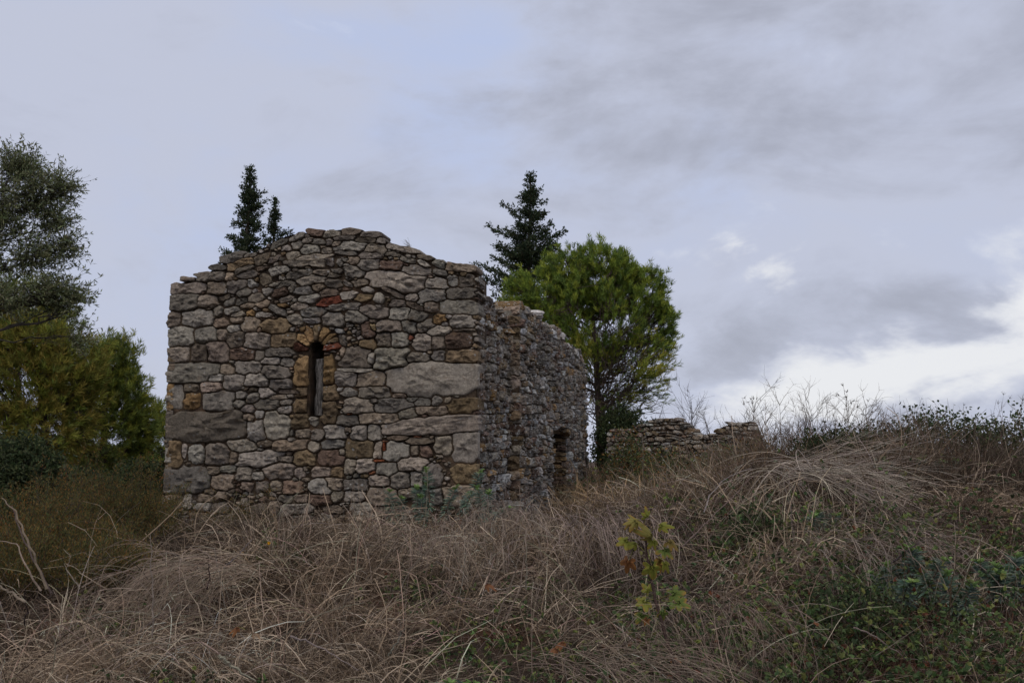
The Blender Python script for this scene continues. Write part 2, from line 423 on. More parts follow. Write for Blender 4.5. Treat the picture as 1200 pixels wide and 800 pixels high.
            for _ in range(6):
                a = g.uniform(0, 2 * math.pi); cc = g.uniform(.2, .85) * (q['a'] * abs(math.cos(a - q['ang'])) + q['b'] * abs(math.sin(a - q['ang']))); k = g.uniform(.2, .9)
                drop = drop + k * np.maximum((np.cos(a) * lu + np.sin(a) * lv) - cc, 0)
            ta, tb = g.normal(size=2) * .2 * min(1, .09 / size)
            wn = fbm((cu + lu) * 14 + i * 3.1, (cv + lv) * 18, np.full(lu.shape, i * 1.7), o=4, s=5) - .5
            wn2 = vnoise((cu + lu) * 55, (cv + lv) * 55, np.full(lu.shape, i * 1.3), s=9) - .5
            rel = ta * lu + tb * lv - drop + wn * .13 * min(1, size * 9) + wn2 * .018
            off[2:] += np.maximum(rel[2:], -.62 * h0)
            off[1] += wn[1] * .02
            uu = cu + lu * (1 + wn2 * .05); vv = cv + lv * (1 + wn2 * .05)
            pts = s.o + uu[..., None] * s.u + off[..., None] * s.n; pts[..., 2] = vv
            cen = s.o + cu * s.u + float(off[-1].mean()) * s.n; cen[2] = cv
            V = np.concatenate([pts.reshape(-1, 3), cen[None]]); ix = np.arange(nr * nang).reshape(nr, nang); nx = np.roll(ix, -1, 1)
            Q = np.stack([ix[:-1], nx[:-1], nx[1:], ix[1:]], -1).reshape(-1, 4)
            T = np.stack([ix[-1], nx[-1], np.full(nang, nr * nang)], -1)
            bl_ = g.random() ** 1.8 * .45; t = (np.array(q['tone']) * (1 - bl_) + np.array([.25, .185, .125]) * bl_) * g.uniform(.62, 1.5) * (1 + g.normal(size=3) * .012)
            mbs[q['part']].add(V, q=Q, t=T, col=t, mi=mi, sm=big or g.random() < .25)
    def core(s, mb, topfn, g, depth, hole=None, res=.03, rough=.02, mi=0):
        nu = int(s.W / res); U = np.linspace(0.0, s.W, nu); T = np.linspace(0, 1, int((s.z1 - s.z0) / res))
        UU, TT = np.meshgrid(U, T); top = topfn(UU); V = s.z0 + TT * (top - s.z0)
        off = (fbm(UU * 7, V * 7, o=4, s=51) - .5) * rough * 2.2 - .034
        pts = s.o + UU[..., None] * s.u + off[..., None] * s.n; pts[..., 2] = V
        ix = np.arange(UU.size).reshape(UU.shape)
        q = np.stack([ix[:-1, :-1], ix[:-1, 1:], ix[1:, 1:], ix[1:, :-1]], -1)
        cu = (UU[:-1, :-1] + UU[1:, 1:]) / 2; cv = (V[:-1, :-1] + V[1:, 1:]) / 2
        keep = np.ones(cu.shape, bool) if hole is None else ~hole(cu, cv)
        mb.add(pts, q=q[keep], mi=mi)
        # top, back and ends
        tp = s.o + U[:, None] * s.u; tp[:, 2] = topfn(U) + (fbm(U * 6, U * 0, o=2, s=52) - .5) * .03
        bp = tp - s.n * depth; tm = tp - s.n * depth * .5; tm[:, 2] += (fbm(U * 9, U * 0 + 4, o=2, s=53) - .3) * .06
        bb = bp.copy(); bb[:, 2] = s.z0; fb = tp.copy(); fb[:, 2] = s.z0
        rows = [tp, tm, bp, bb]; A = np.stack(rows); k = np.arange(A.shape[0] * nu).reshape(A.shape[0], nu)
        mb.add(A, q=np.stack([k[:-1, :-1], k[:-1, 1:], k[1:, 1:], k[1:, :-1]], -1)[[0, 1]].reshape(-1, 4), mi=mi)
        if hole is None: mb.add(A, q=np.stack([k[2, :-1], k[2, 1:], k[3, 1:], k[3, :-1]], -1), mi=mi)
        for e in (0, -1):
            mb.add(np.stack([tp[e], bp[e], bb[e], fb[e]]), q=[[0, 1, 2, 3]], mi=mi)
def courses(F, g, z0, topfn, u0, u1, hh=(.09, .17), ww=(.12, .42), tones='gggggbbddhlqk', hole=None, tilt=.06, white=.0):
    z = z0
    while z < F.z1 + .1:
        h = g.uniform(*hh); u = u0 + g.uniform(-.1, .1)
        while u < u1:
            w = g.uniform(*ww) * (.7 + 3 * h); cu = u + w / 2; cv = z + h / 2 + .035 * math.sin(cu * 1.7 + z * 2) + g.normal() * .014
            hb = h * g.uniform(.82, 1.12)
            if cv < topfn(cu) + .02 and cu < u1 + .08 and not (hole and hole(np.array(cu), np.array(cv))):
                if hb > .11 and w < .25 and g.random() < .25:
                    F.add(cu, cv - hb * .25, w / 2, hb * .25, TONE[tones[g.integers(len(tones))]], g.normal() * tilt)
                    F.add(cu, cv + hb * .25, w / 2, hb * .25, TONE[tones[g.integers(len(tones))]], g.normal() * tilt)
                else:
                    F.add(cu, cv, w / 2, hb / 2, TONE['W' if g.random() < white else tones[g.integers(len(tones))]], g.normal() * tilt)
            u += w
        z += h

# ------------------------------------------------------------------ the chapel
SA = math.radians(9.9)
SIDE = np.array([math.sin(SA), math.cos(SA), 0.0]); FR = np.array([math.cos(SA), -math.sin(SA), 0.0])   # FR: along the front, to the right
CR = P(559, 524, 14.0); CR[2] = 0
def on_front(px, py):
    d = px_dir(px, py); n = -SIDE; t = ((CR - EYE) @ n) / (d @ n); p = EYE + d * t
    return (p - CR) @ FR, p[2]
WF = -on_front(196, 470)[0]
FO = CR - FR * WF                                    # left front corner
def fuv(px, py): u, v = on_front(px, py); return u + WF, v
ZB = .15
outline = [(180, 334), (197, 334), (230, 325), (262, 306), (300, 293), (322, 279), (345, 272), (372, 269), (400, 267), (444, 272), (456, 284), (488, 295), (515, 304), (540, 311), (556, 318), (575, 324)]
ou, ov = zip(*[fuv(*p) for p in outline]); ou = np.array(ou); ov = np.array(ov) - .035
ftop = lambda u: np.interp(u, ou, ov)
F = Face(FO, FR, -SIDE, WF, ZB, max(ov) + .12, .0085)
# slit window
wu0, _ = fuv(362, 440); wu1, _ = fuv(378.5, 440); wz0 = fuv(370, 487)[1]; wzs = fuv(370, 409)[1]; wc = (wu0 + wu1) / 2; wr = (wu1 - wu0) / 2
def slit(u, v): return ((np.abs(u - wc) < wr) & (v > wz0) & (v < wzs)) | (((u - wc) ** 2 + ((v - wzs)) ** 2 < wr * wr) & (v >= wzs))
F.block |= slit(F.U, F.V)
TILES = {
'A': (180, 250, '''65 328 245 375 g;250 322 340 378 b;130 295 202 320 d;202 272 335 322 g 3;265 240 343 270 d;322 190 422 232 g 8;350 215 468 262 k 10;382 237 468 280 d 12;335 272 375 318 b;470 182 545 240 b 20;425 185 475 212 g 15;63 378 210 452 h;212 385 298 440 g;280 432 322 488 l;350 315 425 368 d 10;388 350 456 390 d 10;440 308 485 350 l;395 265 480 305 g 12;305 380 360 412 b 10;330 392 382 428 d 10;378 392 440 432 d 10;450 372 518 420 d 8;480 246 532 270 b 10;60 462 130 535 d;132 452 280 532 g;280 490 350 530 b;330 440 400 475 g 8;405 415 475 448 b;360 488 420 515 b;348 520 402 558 l;412 488 495 552 b;475 460 545 492 l;365 458 425 488 g;428 455 475 485 o;56 535 188 625 g;188 538 300 608 g;300 545 348 598 b;342 556 430 628 d;430 560 555 635 g;60 622 172 702 g;172 615 255 700 b;255 604 352 700 w;358 630 470 690 q;475 640 522 690 g;525 628 645 672 d;500 672 595 705 g;596 675 655 715 g;66 702 305 792 g;305 712 380 755 b;380 688 508 748 g;252 755 325 792 l;515 710 630 775 g;482 398 545 450 b 20;538 430 625 475 g -25;555 350 628 395 q 10;510 345 562 385 g 10;540 318 600 350 g 15;498 280 545 335 b 20;548 245 632 290 g 12;535 195 600 235 d 20;600 148 645 185 g;625 178 690 220 g 10;552 125 630 160 d 25;640 95 710 128 g 22;645 128 695 165 l;695 115 750 142 d;715 72 795 105 q;795 75 870 108 g;750 120 840 148 d;690 150 785 192 g;785 160 840 195 d;838 132 880 162 b;635 195 855 250 g;858 215 890 250 g;630 268 735 308 l 8;755 262 850 300 d -5;832 258 890 285 g;570 315 655 350 g 15;680 290 805 338 g;805 308 890 350 d;630 330 668 378 g 30;655 345 740 385 l;740 328 802 362 b;590 385 655 415 g 5;685 380 775 420 g 5;780 350 860 390 b;770 392 870 432 r 8;640 418 720 450 g;700 440 800 485 l 5;580 420 635 440 o;632 468 700 528 g -15;705 488 780 518 l;518 495 630 562 k;682 528 718 558 o 20;790 465 890 535 g;548 562 675 632 k;848 540 890 568 W'''),
'B': (380, 250, '''0 78 75 110 g;85 65 168 105 b;168 83 262 112 l;45 106 140 130 l;145 112 232 135 d;0 118 42 150 d;0 160 38 195 g;38 134 192 180 g;192 144 290 190 g -3;245 112 290 146 d -10;290 148 435 182 g -12;55 172 150 198 d -8;165 180 262 215 d;108 202 172 240 b;55 215 97 255 l;0 203 52 250 g;160 218 255 270 d;255 222 360 270 q;285 182 360 205 g -10;350 198 430 230 d -15;365 245 510 293 d -7;440 192 515 220 b -10;435 218 500 256 l -30;508 212 575 260 l -15;503 255 575 296 g -15;570 234 700 270 b -9;575 285 628 340 g;635 288 705 350 d;472 305 578 358 g;578 348 705 405 g;208 276 470 362 g -8;90 250 182 298 g -10;0 270 85 302 d;0 308 98 352 d;80 312 135 345 g -30;120 310 212 345 b;176 342 232 375 g;78 358 160 400 g;0 350 70 388 b;0 388 70 435 r 5;140 375 220 415 k;232 370 275 422 g;258 352 370 380 w -26;310 405 380 440 d;378 375 442 410 g;443 352 565 412 g 5;380 422 472 454 w -26;540 405 708 472 g;468 415 535 468 b;25 425 165 458 g;162 436 300 486 g -5;108 458 198 520 g -8;0 462 95 535 h;305 448 402 498 g;395 452 480 506 d -10;512 470 580 520 o;597 475 705 540 g;245 502 370 562 d;362 495 432 565 g;430 497 515 562 g 20;485 532 592 575 g;615 540 700 552 w;175 515 235 585 q;215 510 245 555 k;0 575 70 625 k;65 570 108 622 g;165 590 245 638 k;240 558 315 628 d;308 555 392 625 g;390 570 420 598 r;420 565 505 640 g;505 572 570 640 g 8;567 560 690 632 q;568 638 720 700 k;68 628 102 678 w;80 632 216 745 g;196 650 240 705 g;238 625 395 732 g;375 650 488 702 g;500 638 570 690 g;52 740 160 810 g;150 742 288 815 b;290 698 708 857 h;48 535 125 568 W;145 545 178 578 g 45'''),
'C': (180, 430, '''325 30 415 105 g;435 28 540 92 g;540 48 640 108 g;56 82 140 192 g;140 75 212 118 b;222 70 312 118 w;146 122 222 200 o;230 122 375 205 g;388 110 438 152 g;440 95 490 118 b;432 120 498 170 g;488 90 558 145 g 5;372 150 428 195 g;412 178 472 218 l;475 152 590 200 g;545 130 625 155 b;590 155 642 182 g;582 185 650 222 g;470 200 518 240 l 10;420 220 470 255 b;66 207 437 345 g;440 250 515 355 g 8;515 212 642 340 h;640 290 660 330 l;662 282 735 332 b;725 228 778 275 l;735 292 802 345 d;802 262 890 335 g;347 338 475 395 g;483 340 562 378 b;562 342 718 390 b;715 348 780 405 g;790 338 890 382 g;66 348 130 480 k;130 360 158 425 g;165 362 240 455 g;235 362 355 460 g;355 398 395 455 b;380 392 605 462 g 5;570 415 655 445 g;600 108 720 128 b;660 388 765 465 k;770 388 890 460 q;52 465 248 588 g;250 460 310 505 b;310 462 385 500 g;388 470 463 532 g;463 488 515 530 g;525 448 662 525 g;660 472 710 525 g;748 465 832 515 w;835 462 890 520 k;270 498 368 570 b;232 570 290 598 b;408 535 465 585 w;475 535 535 590 g;550 530 600 580 b;605 535 700 595 q;735 525 832 595 g;800 515 890 580 b;50 598 138 665 b;138 592 188 668 g;202 588 275 630 b;195 632 272 680 l;285 580 345 628 b;268 640 345 695 l;590 598 655 635 g;658 592 725 640 b;732 600 828 645 q;828 582 890 630 g;450 640 530 690 w;595 640 740 690 g 5;800 645 890 685 b;175 680 270 740 b;412 618 450 655 l;540 630 590 680 b;640 700 780 765 g;440 700 520 750 w;575 710 640 760 g;780 690 850 760 g;300 690 400 740 b'''),
'D': (380, 430, '''70 0 218 25 g;55 28 165 98 g;150 20 288 100 g;78 102 158 140 g;162 90 315 150 g;210 145 250 170 g;93 148 230 222 g;232 148 410 215 g 3;318 120 385 150 b;380 138 445 165 g;420 142 500 182 g;500 128 556 180 g;560 130 600 170 b;605 125 635 142 l;578 138 715 215 k;432 180 578 225 b;345 192 428 245 g 10;50 225 158 278 g;160 214 360 270 b;272 238 720 314 h 3;125 275 200 345 g;205 270 265 345 g;300 318 395 345 b;380 332 515 362 b;520 325 600 410 g;597 312 718 445 g;95 345 232 430 k;232 350 270 425 g;272 345 395 440 g;398 362 450 420 b;440 360 500 420 q;0 385 90 460 q;68 385 95 418 g;92 430 152 500 g;152 422 240 495 g;240 442 338 512 g;342 420 480 490 g;35 466 120 516 b -10;138 492 165 518 g;168 502 210 522 k;202 502 305 560 g;308 495 398 570 g;400 490 480 560 g;460 455 548 560 g;600 455 720 545 k;82 520 202 585 g;0 512 82 575 k;18 580 90 630 g;92 578 188 632 g;196 560 345 650 b;345 560 445 610 b;0 632 130 698 b;130 628 225 708 g;230 645 400 695 b;450 565 560 640 g;560 560 720 640 b;272 345 300 352 R;228 428 290 442 R;205 486 240 508 R 30;272 350 285 395 R;108 214 135 225 R;420 322 455 332 R''')}
for ox, oy, txt in TILES.values():
    for e in txt.split(';'):
        t = e.split(); x0, y0, x1, y1 = (float(a) for a in t[:4]); ang = R(float(t[5])) if len(t) > 5 else 0
        u0, v0 = fuv(ox + x0 / 4, oy + (y0 + y1) / 8); u1, _ = fuv(ox + x1 / 4, oy + (y0 + y1) / 8)
        _, va = fuv(ox + (x0 + x1) / 8, oy + y0 / 4); _, vb = fuv(ox + (x0 + x1) / 8, oy + y1 / 4)
        cu_, cv_, a_, b_ = (u0 + u1) / 2, (va + vb) / 2, (u1 - u0) / 2, (va - vb) / 2
        if t[4] != 'R' and any(abs(cu_ - q['c'][0]) < .55 * min(a_, q['a']) + .02 and abs(cv_ - q['c'][1]) < .55 * min(b_, q['b']) + .015 for q in F.st): continue   # the same stone seen in two tiles
        F.add((u0 + u1) / 2, (va + vb) / 2, (u1 - u0) / 2 * (1.0 if not ang else 1.02), (va - vb) / 2 * (1 if abs(ang) < .2 else .8), TONE[t[4]], ang, p=rng.uniform(2.4, 6))
SC = 14.3 / FPX                                      # metres per photo pixel on the front
for k, (a, c) in enumerate(zip((8, 35, 62, 90, 118, 145, 172), 'rookoor')):
    rr = 19.5 * SC; aa = R(a); F.add(wc + rr * math.cos(aa), wzs + rr * math.sin(aa), 10.8 * SC, 5.1 * SC, TONE[c], aa, 'a', p=5, pri=.92)
for sx, spec in ((-1, ((422, 453, 17, 'o'), (453, 466, 18, 'k'), (466, 484, 18, 'k'), (484, 503, 17, 'k'))), (1, ((420, 451, 14, 'o'), (452, 470, 17, 'k'), (470, 497, 18, 'k')))):
    for ya, yb, wpx, c in spec:
        za, zb = fuv(370, ya)[1], fuv(370, yb)[1]
        F.add(wc + sx * (wr + wpx * SC / 2), (za + zb) / 2, wpx * SC / 2, (za - zb) / 2, TONE[c], 0, 'jJ'[sx > 0], p=5, pri=.92)
F.fill(lambda u, v: -.02 < u < WF + .02 and v < ftop(u), 9000, rng, .022, .06, 1.2)
chap = root('stone_chapel', (*((CR + FO) / 2)[:2], .55), 'grey rubble stone chapel with a gabled end wall and a tiny arched slit window', 'chapel')
mbs = dict(w=MB(), a=MB(), j=MB(), J=MB())
F.stones(mbs, rng, thr=1.3, cornerback=.42, topfn=ftop, nang=30)
F.core(mbs['w'], ftop, rng, .65, hole=slit, res=.02)
front = mbs['w'].build('wall', [M_MORTAR, M_STONE], chap, smooth=True); front['label'] = 'gabled end wall of grey rubble with an arched slit window'
# window parts
win = MB()
K = 14; ring = [(wc - wr, wz0), (wc - wr, wzs)] + [(wc - wr * math.cos(a), wzs + wr * math.sin(a)) for a in np.linspace(0, math.pi, K)][1:-1] + [(wc + wr, wzs), (wc + wr, wz0)]
A = []
for dep in (-.0, .12, .3, .55):
    for (u, v) in ring:
        u2 = wc + (u - wc) * (1 + .9 * max(0, dep - .12)); A.append(FO + FR * (u2 + rng.normal() * .004) + SIDE * (dep - .01) + np.array([0, 0, v + rng.normal() * .004]))
nr = len(ring); ix = np.arange(4 * nr).reshape(4, nr); nx = np.roll(ix, -1, 1)
win.add(np.array(A), q=np.stack([ix[:-1], nx[:-1], nx[1:], ix[1:]], -1).reshape(-1, 4))
wobj = win.build('window', [M_MORTAR], chap); wobj['_o'] = chap['_o']
def sub(mb, name, mats, parent, smooth=True):
    o = mb.build(name, mats, None, smooth, origin=chap['_o']); o.location = (0, 0, 0); o.parent = parent; return o
sub(mbs['a'], 'arch', [M_MORTAR, M_STONE], wobj); sub(mbs['j'], 'jamb', [M_MORTAR, M_STONE], wobj); sub(mbs['J'], 'jamb', [M_MORTAR, M_STONE], wobj)
pl = MB()
pz0, pz1 = wz0 - .0, fuv(370, 419)[1]; KP = 16; rows = []
for k in range(KP):
    t = k / (KP - 1); z = pz0 + (pz1 - pz0) * t; cc = wc + .012 + .008 * t; hw = wr * .62 * (1 + .12 * math.sin(t * 9) + rng.normal() * .05)
    for su, sd in ((-1, .13), (-.4, .115), (.3, .12), (1, .135), (1, .18), (-1, .18)):
        rows.append(FO + FR * (cc + su * hw) + SIDE * (sd + rng.normal() * .004) + np.array([0, 0, z + (rng.normal() * .01 if k == KP - 1 else 0)]))
ix = np.arange(KP * 6).reshape(KP, 6); nx = np.roll(ix, -1, 1)
pl.add(np.array(rows), q=np.concatenate([np.stack([ix[:-1], nx[:-1], nx[1:], ix[1:]], -1).reshape(-1, 4), [[(KP - 1) * 6, (KP - 1) * 6 + 1, (KP - 1) * 6 + 2, (KP - 1) * 6 + 3]]]))
sub(pl, 'plank', [M_WOOD], wobj)

# side faces
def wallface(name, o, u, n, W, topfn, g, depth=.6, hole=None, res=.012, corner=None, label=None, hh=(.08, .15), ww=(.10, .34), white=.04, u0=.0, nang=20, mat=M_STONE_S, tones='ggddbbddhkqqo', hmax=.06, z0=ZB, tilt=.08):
    f = Face(o, u, n, W, z0, float(np.max(topfn(np.linspace(0, W, 50)))) + .15, res)
    if hole is not None: f.block |= hole(f.U, f.V)
    courses(f, g, z0, topfn, u0, W, hh, ww, tones, hole, white=white, tilt=tilt)
    f.fill(lambda a, b: u0 < a < W and b < topfn(a), 2500, g, .025, .05, 1.25)
    m = dict(w=MB()); f.stones(m, g, nang=nang, thr=1.27, cornerback=corner, topfn=topfn, hmax=hmax)
    f.core(m['w'], topfn, g, depth, hole, .05)
    ob = m['w'].build(name, [M_MORTAR, mat], chap, smooth=True)
    if label: ob['label'] = label
    return ob
LC = 2.55
ctop = lambda s: np.interp(s, [0, .3, .9, 1.5, LC, LC + 1], [3.98, 3.92, 3.78, 3.76, 3.72, 3.7]) + .05 * np.sin(np.asarray(s) * 7)
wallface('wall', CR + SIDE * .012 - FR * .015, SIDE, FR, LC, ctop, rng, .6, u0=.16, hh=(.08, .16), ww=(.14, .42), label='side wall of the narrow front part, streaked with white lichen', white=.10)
# nave: set out .23 m to the right of the front part
NO = CR + SIDE * LC + FR * .17
rough_ = 1
ntop = lambda s: np.interp(s, [0, .25, .5, 1.2, 3, 5, 7, 9, 10.3, 10.8, 12], [3.82, 4.0, 3.92, 4.03, 3.98, 4.02, 3.95, 3.98, 3.9, 3.6, 3.3]) + .10 * np.sin(np.asarray(s) * 5) * np.sin(np.asarray(s) * 2.3) + .04 * np.sin(np.asarray(s) * 13)
LN = 11.0
d0, d1 = 4.1, 6.4; dzt = 1.84
def door(u, v): return (u > d0) & (u < d1) & (v < dzt + .22 * np.sqrt(np.maximum(0, 1 - ((u - (d0 + d1) / 2) / ((d1 - d0) / 2)) ** 2)) - .05)
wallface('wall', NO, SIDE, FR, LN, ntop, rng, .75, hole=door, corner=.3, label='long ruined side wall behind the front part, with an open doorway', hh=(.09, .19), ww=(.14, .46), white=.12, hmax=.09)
# doorway reveal: rough far jamb of thin brown courses
dj = MB(); fj = Face(NO + SIDE * d1, -FR, -SIDE, .55, ZB, dzt + .05, .01)
courses(fj, rng, ZB, lambda u: dzt, .0, .55, (.07, .12), (.18, .4), 'okkqoo', None, .04); mj = dict(w=dj); fj.stones(mj, rng, nang=20, thr=1.27, hmax=.05)
fj.core(dj, lambda u: np.full(np.shape(u), dzt + .05), rng, .05)
bk = [NO + SIDE * d0 - FR * .5, NO + SIDE * (d1) - FR * .5]; V = []
for b_ in bk: V += [b_ + np.array([0, 0, ZB]), b_ + np.array([0, 0, dzt + .2])]
dj.add(np.array(V), q=[[0, 1, 3, 2]])
V = [NO + SIDE * d0, NO + SIDE * d0 - FR * .5]; V2 = []
for b_ in V: V2 += [b_ + np.array([0, 0, ZB]), b_ + np.array([0, 0, dzt + .2])]
dj.add(np.array(V2), q=[[0, 1, 3, 2]])
V = [NO + SIDE * d0 + FR * -.02, NO + SIDE * d1 + FR * -.02, NO + SIDE * d1 - FR * .5, NO + SIDE * d0 - FR * .5]
dj.add(np.array([p + np.array([0, 0, dzt + .17]) for p in V]), q=[[0, 1, 2, 3]])
dob = dj.build('doorway', [M_MORTAR, M_STONE], chap, smooth=True)
# east wall stub of the nave (faces the camera): right return and what stands over the front part
nfo = NO - FR * 5.1
etop = lambda u: np.interp(u, [0, .3, 2, 3.5, 4.2, 4.75, 5.1], [3.8, 3.75, 3.6, 3.55, 3.5, 3.7, 3.88])
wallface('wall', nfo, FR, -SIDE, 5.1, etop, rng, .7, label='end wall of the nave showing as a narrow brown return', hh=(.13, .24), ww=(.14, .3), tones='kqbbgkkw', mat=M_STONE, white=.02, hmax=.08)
# hidden sides: left side of the front part, left side and far end of the nave
wallface('wall', FO + SIDE * LC - FR * -.01, -SIDE, -FR, LC, lambda s: np.full(np.shape(s), 3.7), rng, .6, hmax=.02, mat=M_STONE, white=0, hh=(.14, .22), ww=(.2, .5), res=.02, nang=14)
wallface('wall', nfo + SIDE * LN, -SIDE, -FR, LN, lambda s: 3.6 + .15 * np.sin(np.asarray(s) * 2), rng, .7, hh=(.16, .26), ww=(.25, .6), res=.025, nang=12)
wallface('wall', nfo + SIDE * LN + FR * 5.1, -FR, SIDE, 5.1, lambda s: 3.1 + .3 * np.sin(np.asarray(s) * 1.4), rng, .7, hmax=.022, hh=(.16, .26), ww=(.25, .6), res=.025, nang=12)
# slab roof over the front part, just under the gable's top
rf = MB(); pk = float(ou[np.argmax(ov)]); slabs = []
for (ua, za), (ub, zb) in (((-.02, 3.6), (pk, 4.35)), ((pk, 4.35), (WF + .02, 3.72))):
    for i in range(8):
        for j in range(6):
            a0, a1 = i / 8, (i + 1) / 8 - .01; s0, s1 = .35 + j * .36, .35 + (j + 1) * .36 - .02
            lift = rng.uniform(0, .03)
            q4 = []
            for dz in (0, .06):
                for a, s_ in ((a0, s0), (a1, s0), (a1, s1), (a0, s1)):
                    q4.append(FO + FR * (ua + (ub - ua) * a) + SIDE * s_ + np.array([0, 0, za + (zb - za) * a - .12 + dz + lift]))
            rf.add(np.array(q4), q=[[0, 1, 2, 3], [4, 5, 6, 7], [0, 1, 5, 4], [1, 2, 6, 5], [2, 3, 7, 6], [3, 0, 4, 7]], col=np.array(TONE['g']) * rng.uniform(.8, 1.1))
rf.build('roof', [M_STONE], chap)
# dry grass tuft growing on the gable
g0 = fuv(478, 288); tb = FO + FR * g0[0] + SIDE * .2 + np.array([0, 0, g0[1] - .05])
mb = MB(); n = 14; dr = unit(np.stack([rng.uniform(-1, .1, n), rng.uniform(-.2, .2, n), rng.uniform(.4, 1, n)], 1))
pa = curve(np.tile(tb, (n, 1)), tb + dr * rng.uniform(.1, .26, (n, 1)), np.tile([0, 0, .05], (n, 1)), 5, .004)
tubes(mb, pa, np.full(n, .004), 2, colvar((.13, .11, .08), n))
tag(mb.build('grass_tuft', M_GRASS, origin=tuple(tb)), 'small dry grass tuft on the right slope of the gable', 'grass tuft')

# ------------------------------------------------------------------ ruined wall behind, on the right
ra = P(712, 524, 25.0); rb = P(886, 524, 23.0); ra[2] = rb[2] = 0; ru = unit(rb - ra); RW = float(np.linalg.norm(rb - ra)); rn = np.array([ru[1], -ru[0], 0])
rprof = [(712, 506), (730, 503), (750, 496), (775, 489), (797, 490), (806, 500), (820, 509), (836, 510), (842, 499), (850, 497), (856, 494), (879, 494), (881, 500), (890, 520)]
def r_uv(px, py):
    d = px_dir(px, py); t = ((ra - EYE) @ rn) / (d @ rn); p = EYE + d * t; return (p - ra) @ ru, p[2]
ruv = [r_uv(*p) for p in rprof]; rtop = lambda u: np.interp(u, [a for a, _ in ruv], [b for _, b in ruv]) - .04 + .05 * np.sin(np.asarray(u) * 9) * np.sin(np.asarray(u) * 4.1)
ruin = root('ruined_wall', (*ra[:2], .5), 'low broken rubble wall with a taller stump at its right end, behind the brush', 'ruined wall')
_c = chap; chap = ruin
wallface('wall', ra, ru, rn, RW, rtop, rng, .5, res=.012, hh=(.07, .15), ww=(.08, .28), tilt=.22, nang=14, mat=M_STONE_S, tones='gdbbqqdkdh', z0=.4, hmax=.08, white=.08)
chap = _c
# ------------------------------------------------------------------ vegetation
STRAW = np.array([(.21, .158, .112), (.38, .30, .222), (.12, .088, .062), (.48, .40, .315), (.08, .056, .04)]) * np.array([1.10, 1.04, .97])
def grow(P0, D0, Ls, K, grav, wig, g, clampdz=None, kink=0.0):
    """stems that leave P0 along D0, bend down and lie on the ground"""
    n = len(P0); out = np.empty((n, K, 3)); out[:, 0] = P0; d = unit(D0); st = (Ls / (K - 1))[:, None]
    curl = g.normal(size=(n, 3)) * wig
    kk = np.where(g.random(n) < kink, g.integers(1, K - 1, n), -1)
    for k in range(1, K):
        d = np.where((kk == k)[:, None], unit(d + rvec(n, g) * .95), d)
        p = out[:, k - 1] + d * st
        if clampdz is not None:
            gz = ground(p[:, 0], p[:, 1]) + clampdz
            p[:, 2] = np.maximum(p[:, 2], gz)
        out[:, k] = p; d = unit(d + curl + g.normal(size=(n, 3)) * wig * .7 + np.array([0, 0, -1]) * np.reshape(grav, (-1, 1)))
    return out
def inside_chapel(x, y, m=.0):
    rel0 = x - CR[0]; rel1 = y - CR[1]
    fu = rel0 * FR[0] + rel1 * FR[1]; s = rel0 * SIDE[0] + rel1 * SIDE[1]
    return ((fu > -WF - m) & (fu < m) & (s > -m) & (s < LC + m)) | ((fu > -5.1 + .24 - m) & (fu < .24 + m) & (s > LC - m) & (s < LC + LN + m))
def field(n, x0, x1, y0, y1, g, dens=None):
    """random spots inside the view cone, off the chapel"""
    x = g.uniform(x0 - 1.5, x1 + 2, n * 2); y = np.sqrt(g.uniform(y0 ** 2, y1 ** 2, n * 2)) if y0 > 0 else g.uniform(y0, y1, n * 2)
    k = (np.abs(x) < y * .58 + 2.9) & ~inside_chapel(x, y, .05)
    if dens is not None: k &= g.random(len(x)) < dens(x, y)
    return x[k][:n], y[k][:n]

# 1. matted mop-heads of dead grass, combed down the slope
def mops(name, n, per, box, hgt, cols, g, label, r=.0022, dens=None, rad=.10, grav=.34, K=7, up=1.0):
    x, y = field(n, *box, g, dens); n = len(x); z = ground(x, y)
    lod = np.clip(y / 9, .7, 1.6)
    cx = np.repeat(x, per); cy = np.repeat(y, per); cz = np.repeat(z, per); N_ = n * per
    loc = hgt * g.uniform(.45, 1.45, n) * (.22 + .78 * np.maximum(ss(13.2, 10.5, y), ss(.0, 1.2, x))); hh = np.repeat(loc, per); tone = np.repeat(g.integers(0, len(cols), n), per); tv = np.repeat(g.uniform(.55, 1.25, n) * (.38 + .85 * ss(.38, .6, fbm(x * .7, y * .7, s=91))), per)
    lean = np.repeat(np.stack([g.normal(size=n) * .5 + .1, -np.abs(g.normal(size=n)) * .5, np.zeros(n)], 1), per, 0)
    P0 = np.stack([cx + g.normal(size=N_) * rad, cy + g.normal(size=N_) * rad, cz - .02], 1)
    D0 = np.stack([g.normal(size=N_) * .45, g.normal(size=N_) * .45, np.full(N_, up)], 1) + lean
    Ls = hh * g.uniform(.6, 1.7, N_)
    p = grow(P0, D0, Ls, K, np.repeat(g.uniform(.6, 1.3, n), per) * grav, .15, g, g.uniform(.0, .12, N_), kink=.5)
    k = ~inside_chapel(p[:, -1, 0], p[:, -1, 1], .0)
    col = np.clip(cols[tone] * tv[:, None] * g.uniform(.65, 1.3, (N_, 1)), .01, .6)
    col *= np.where(Ls < hh * .95, .45, 1.0)[:, None]  # shorter inner stems darkened in colour, imitating shade inside the tuft
    mix = g.random(N_) < .2; col[mix] = cols[g.integers(0, len(cols), mix.sum())]
    rr = r * g.uniform(.5, 1.6, N_) * np.repeat(lod, per) * (.8 + 1.1 * ss(.15, .4, col[:, 0]))
    mb = MB(); tubes(mb, p[k], rr[k], 2, col[k], g=g)
    return tag(mb.build(name, M_GRASS), label, kind='stuff')
g1 = np.random.default_rng(11)
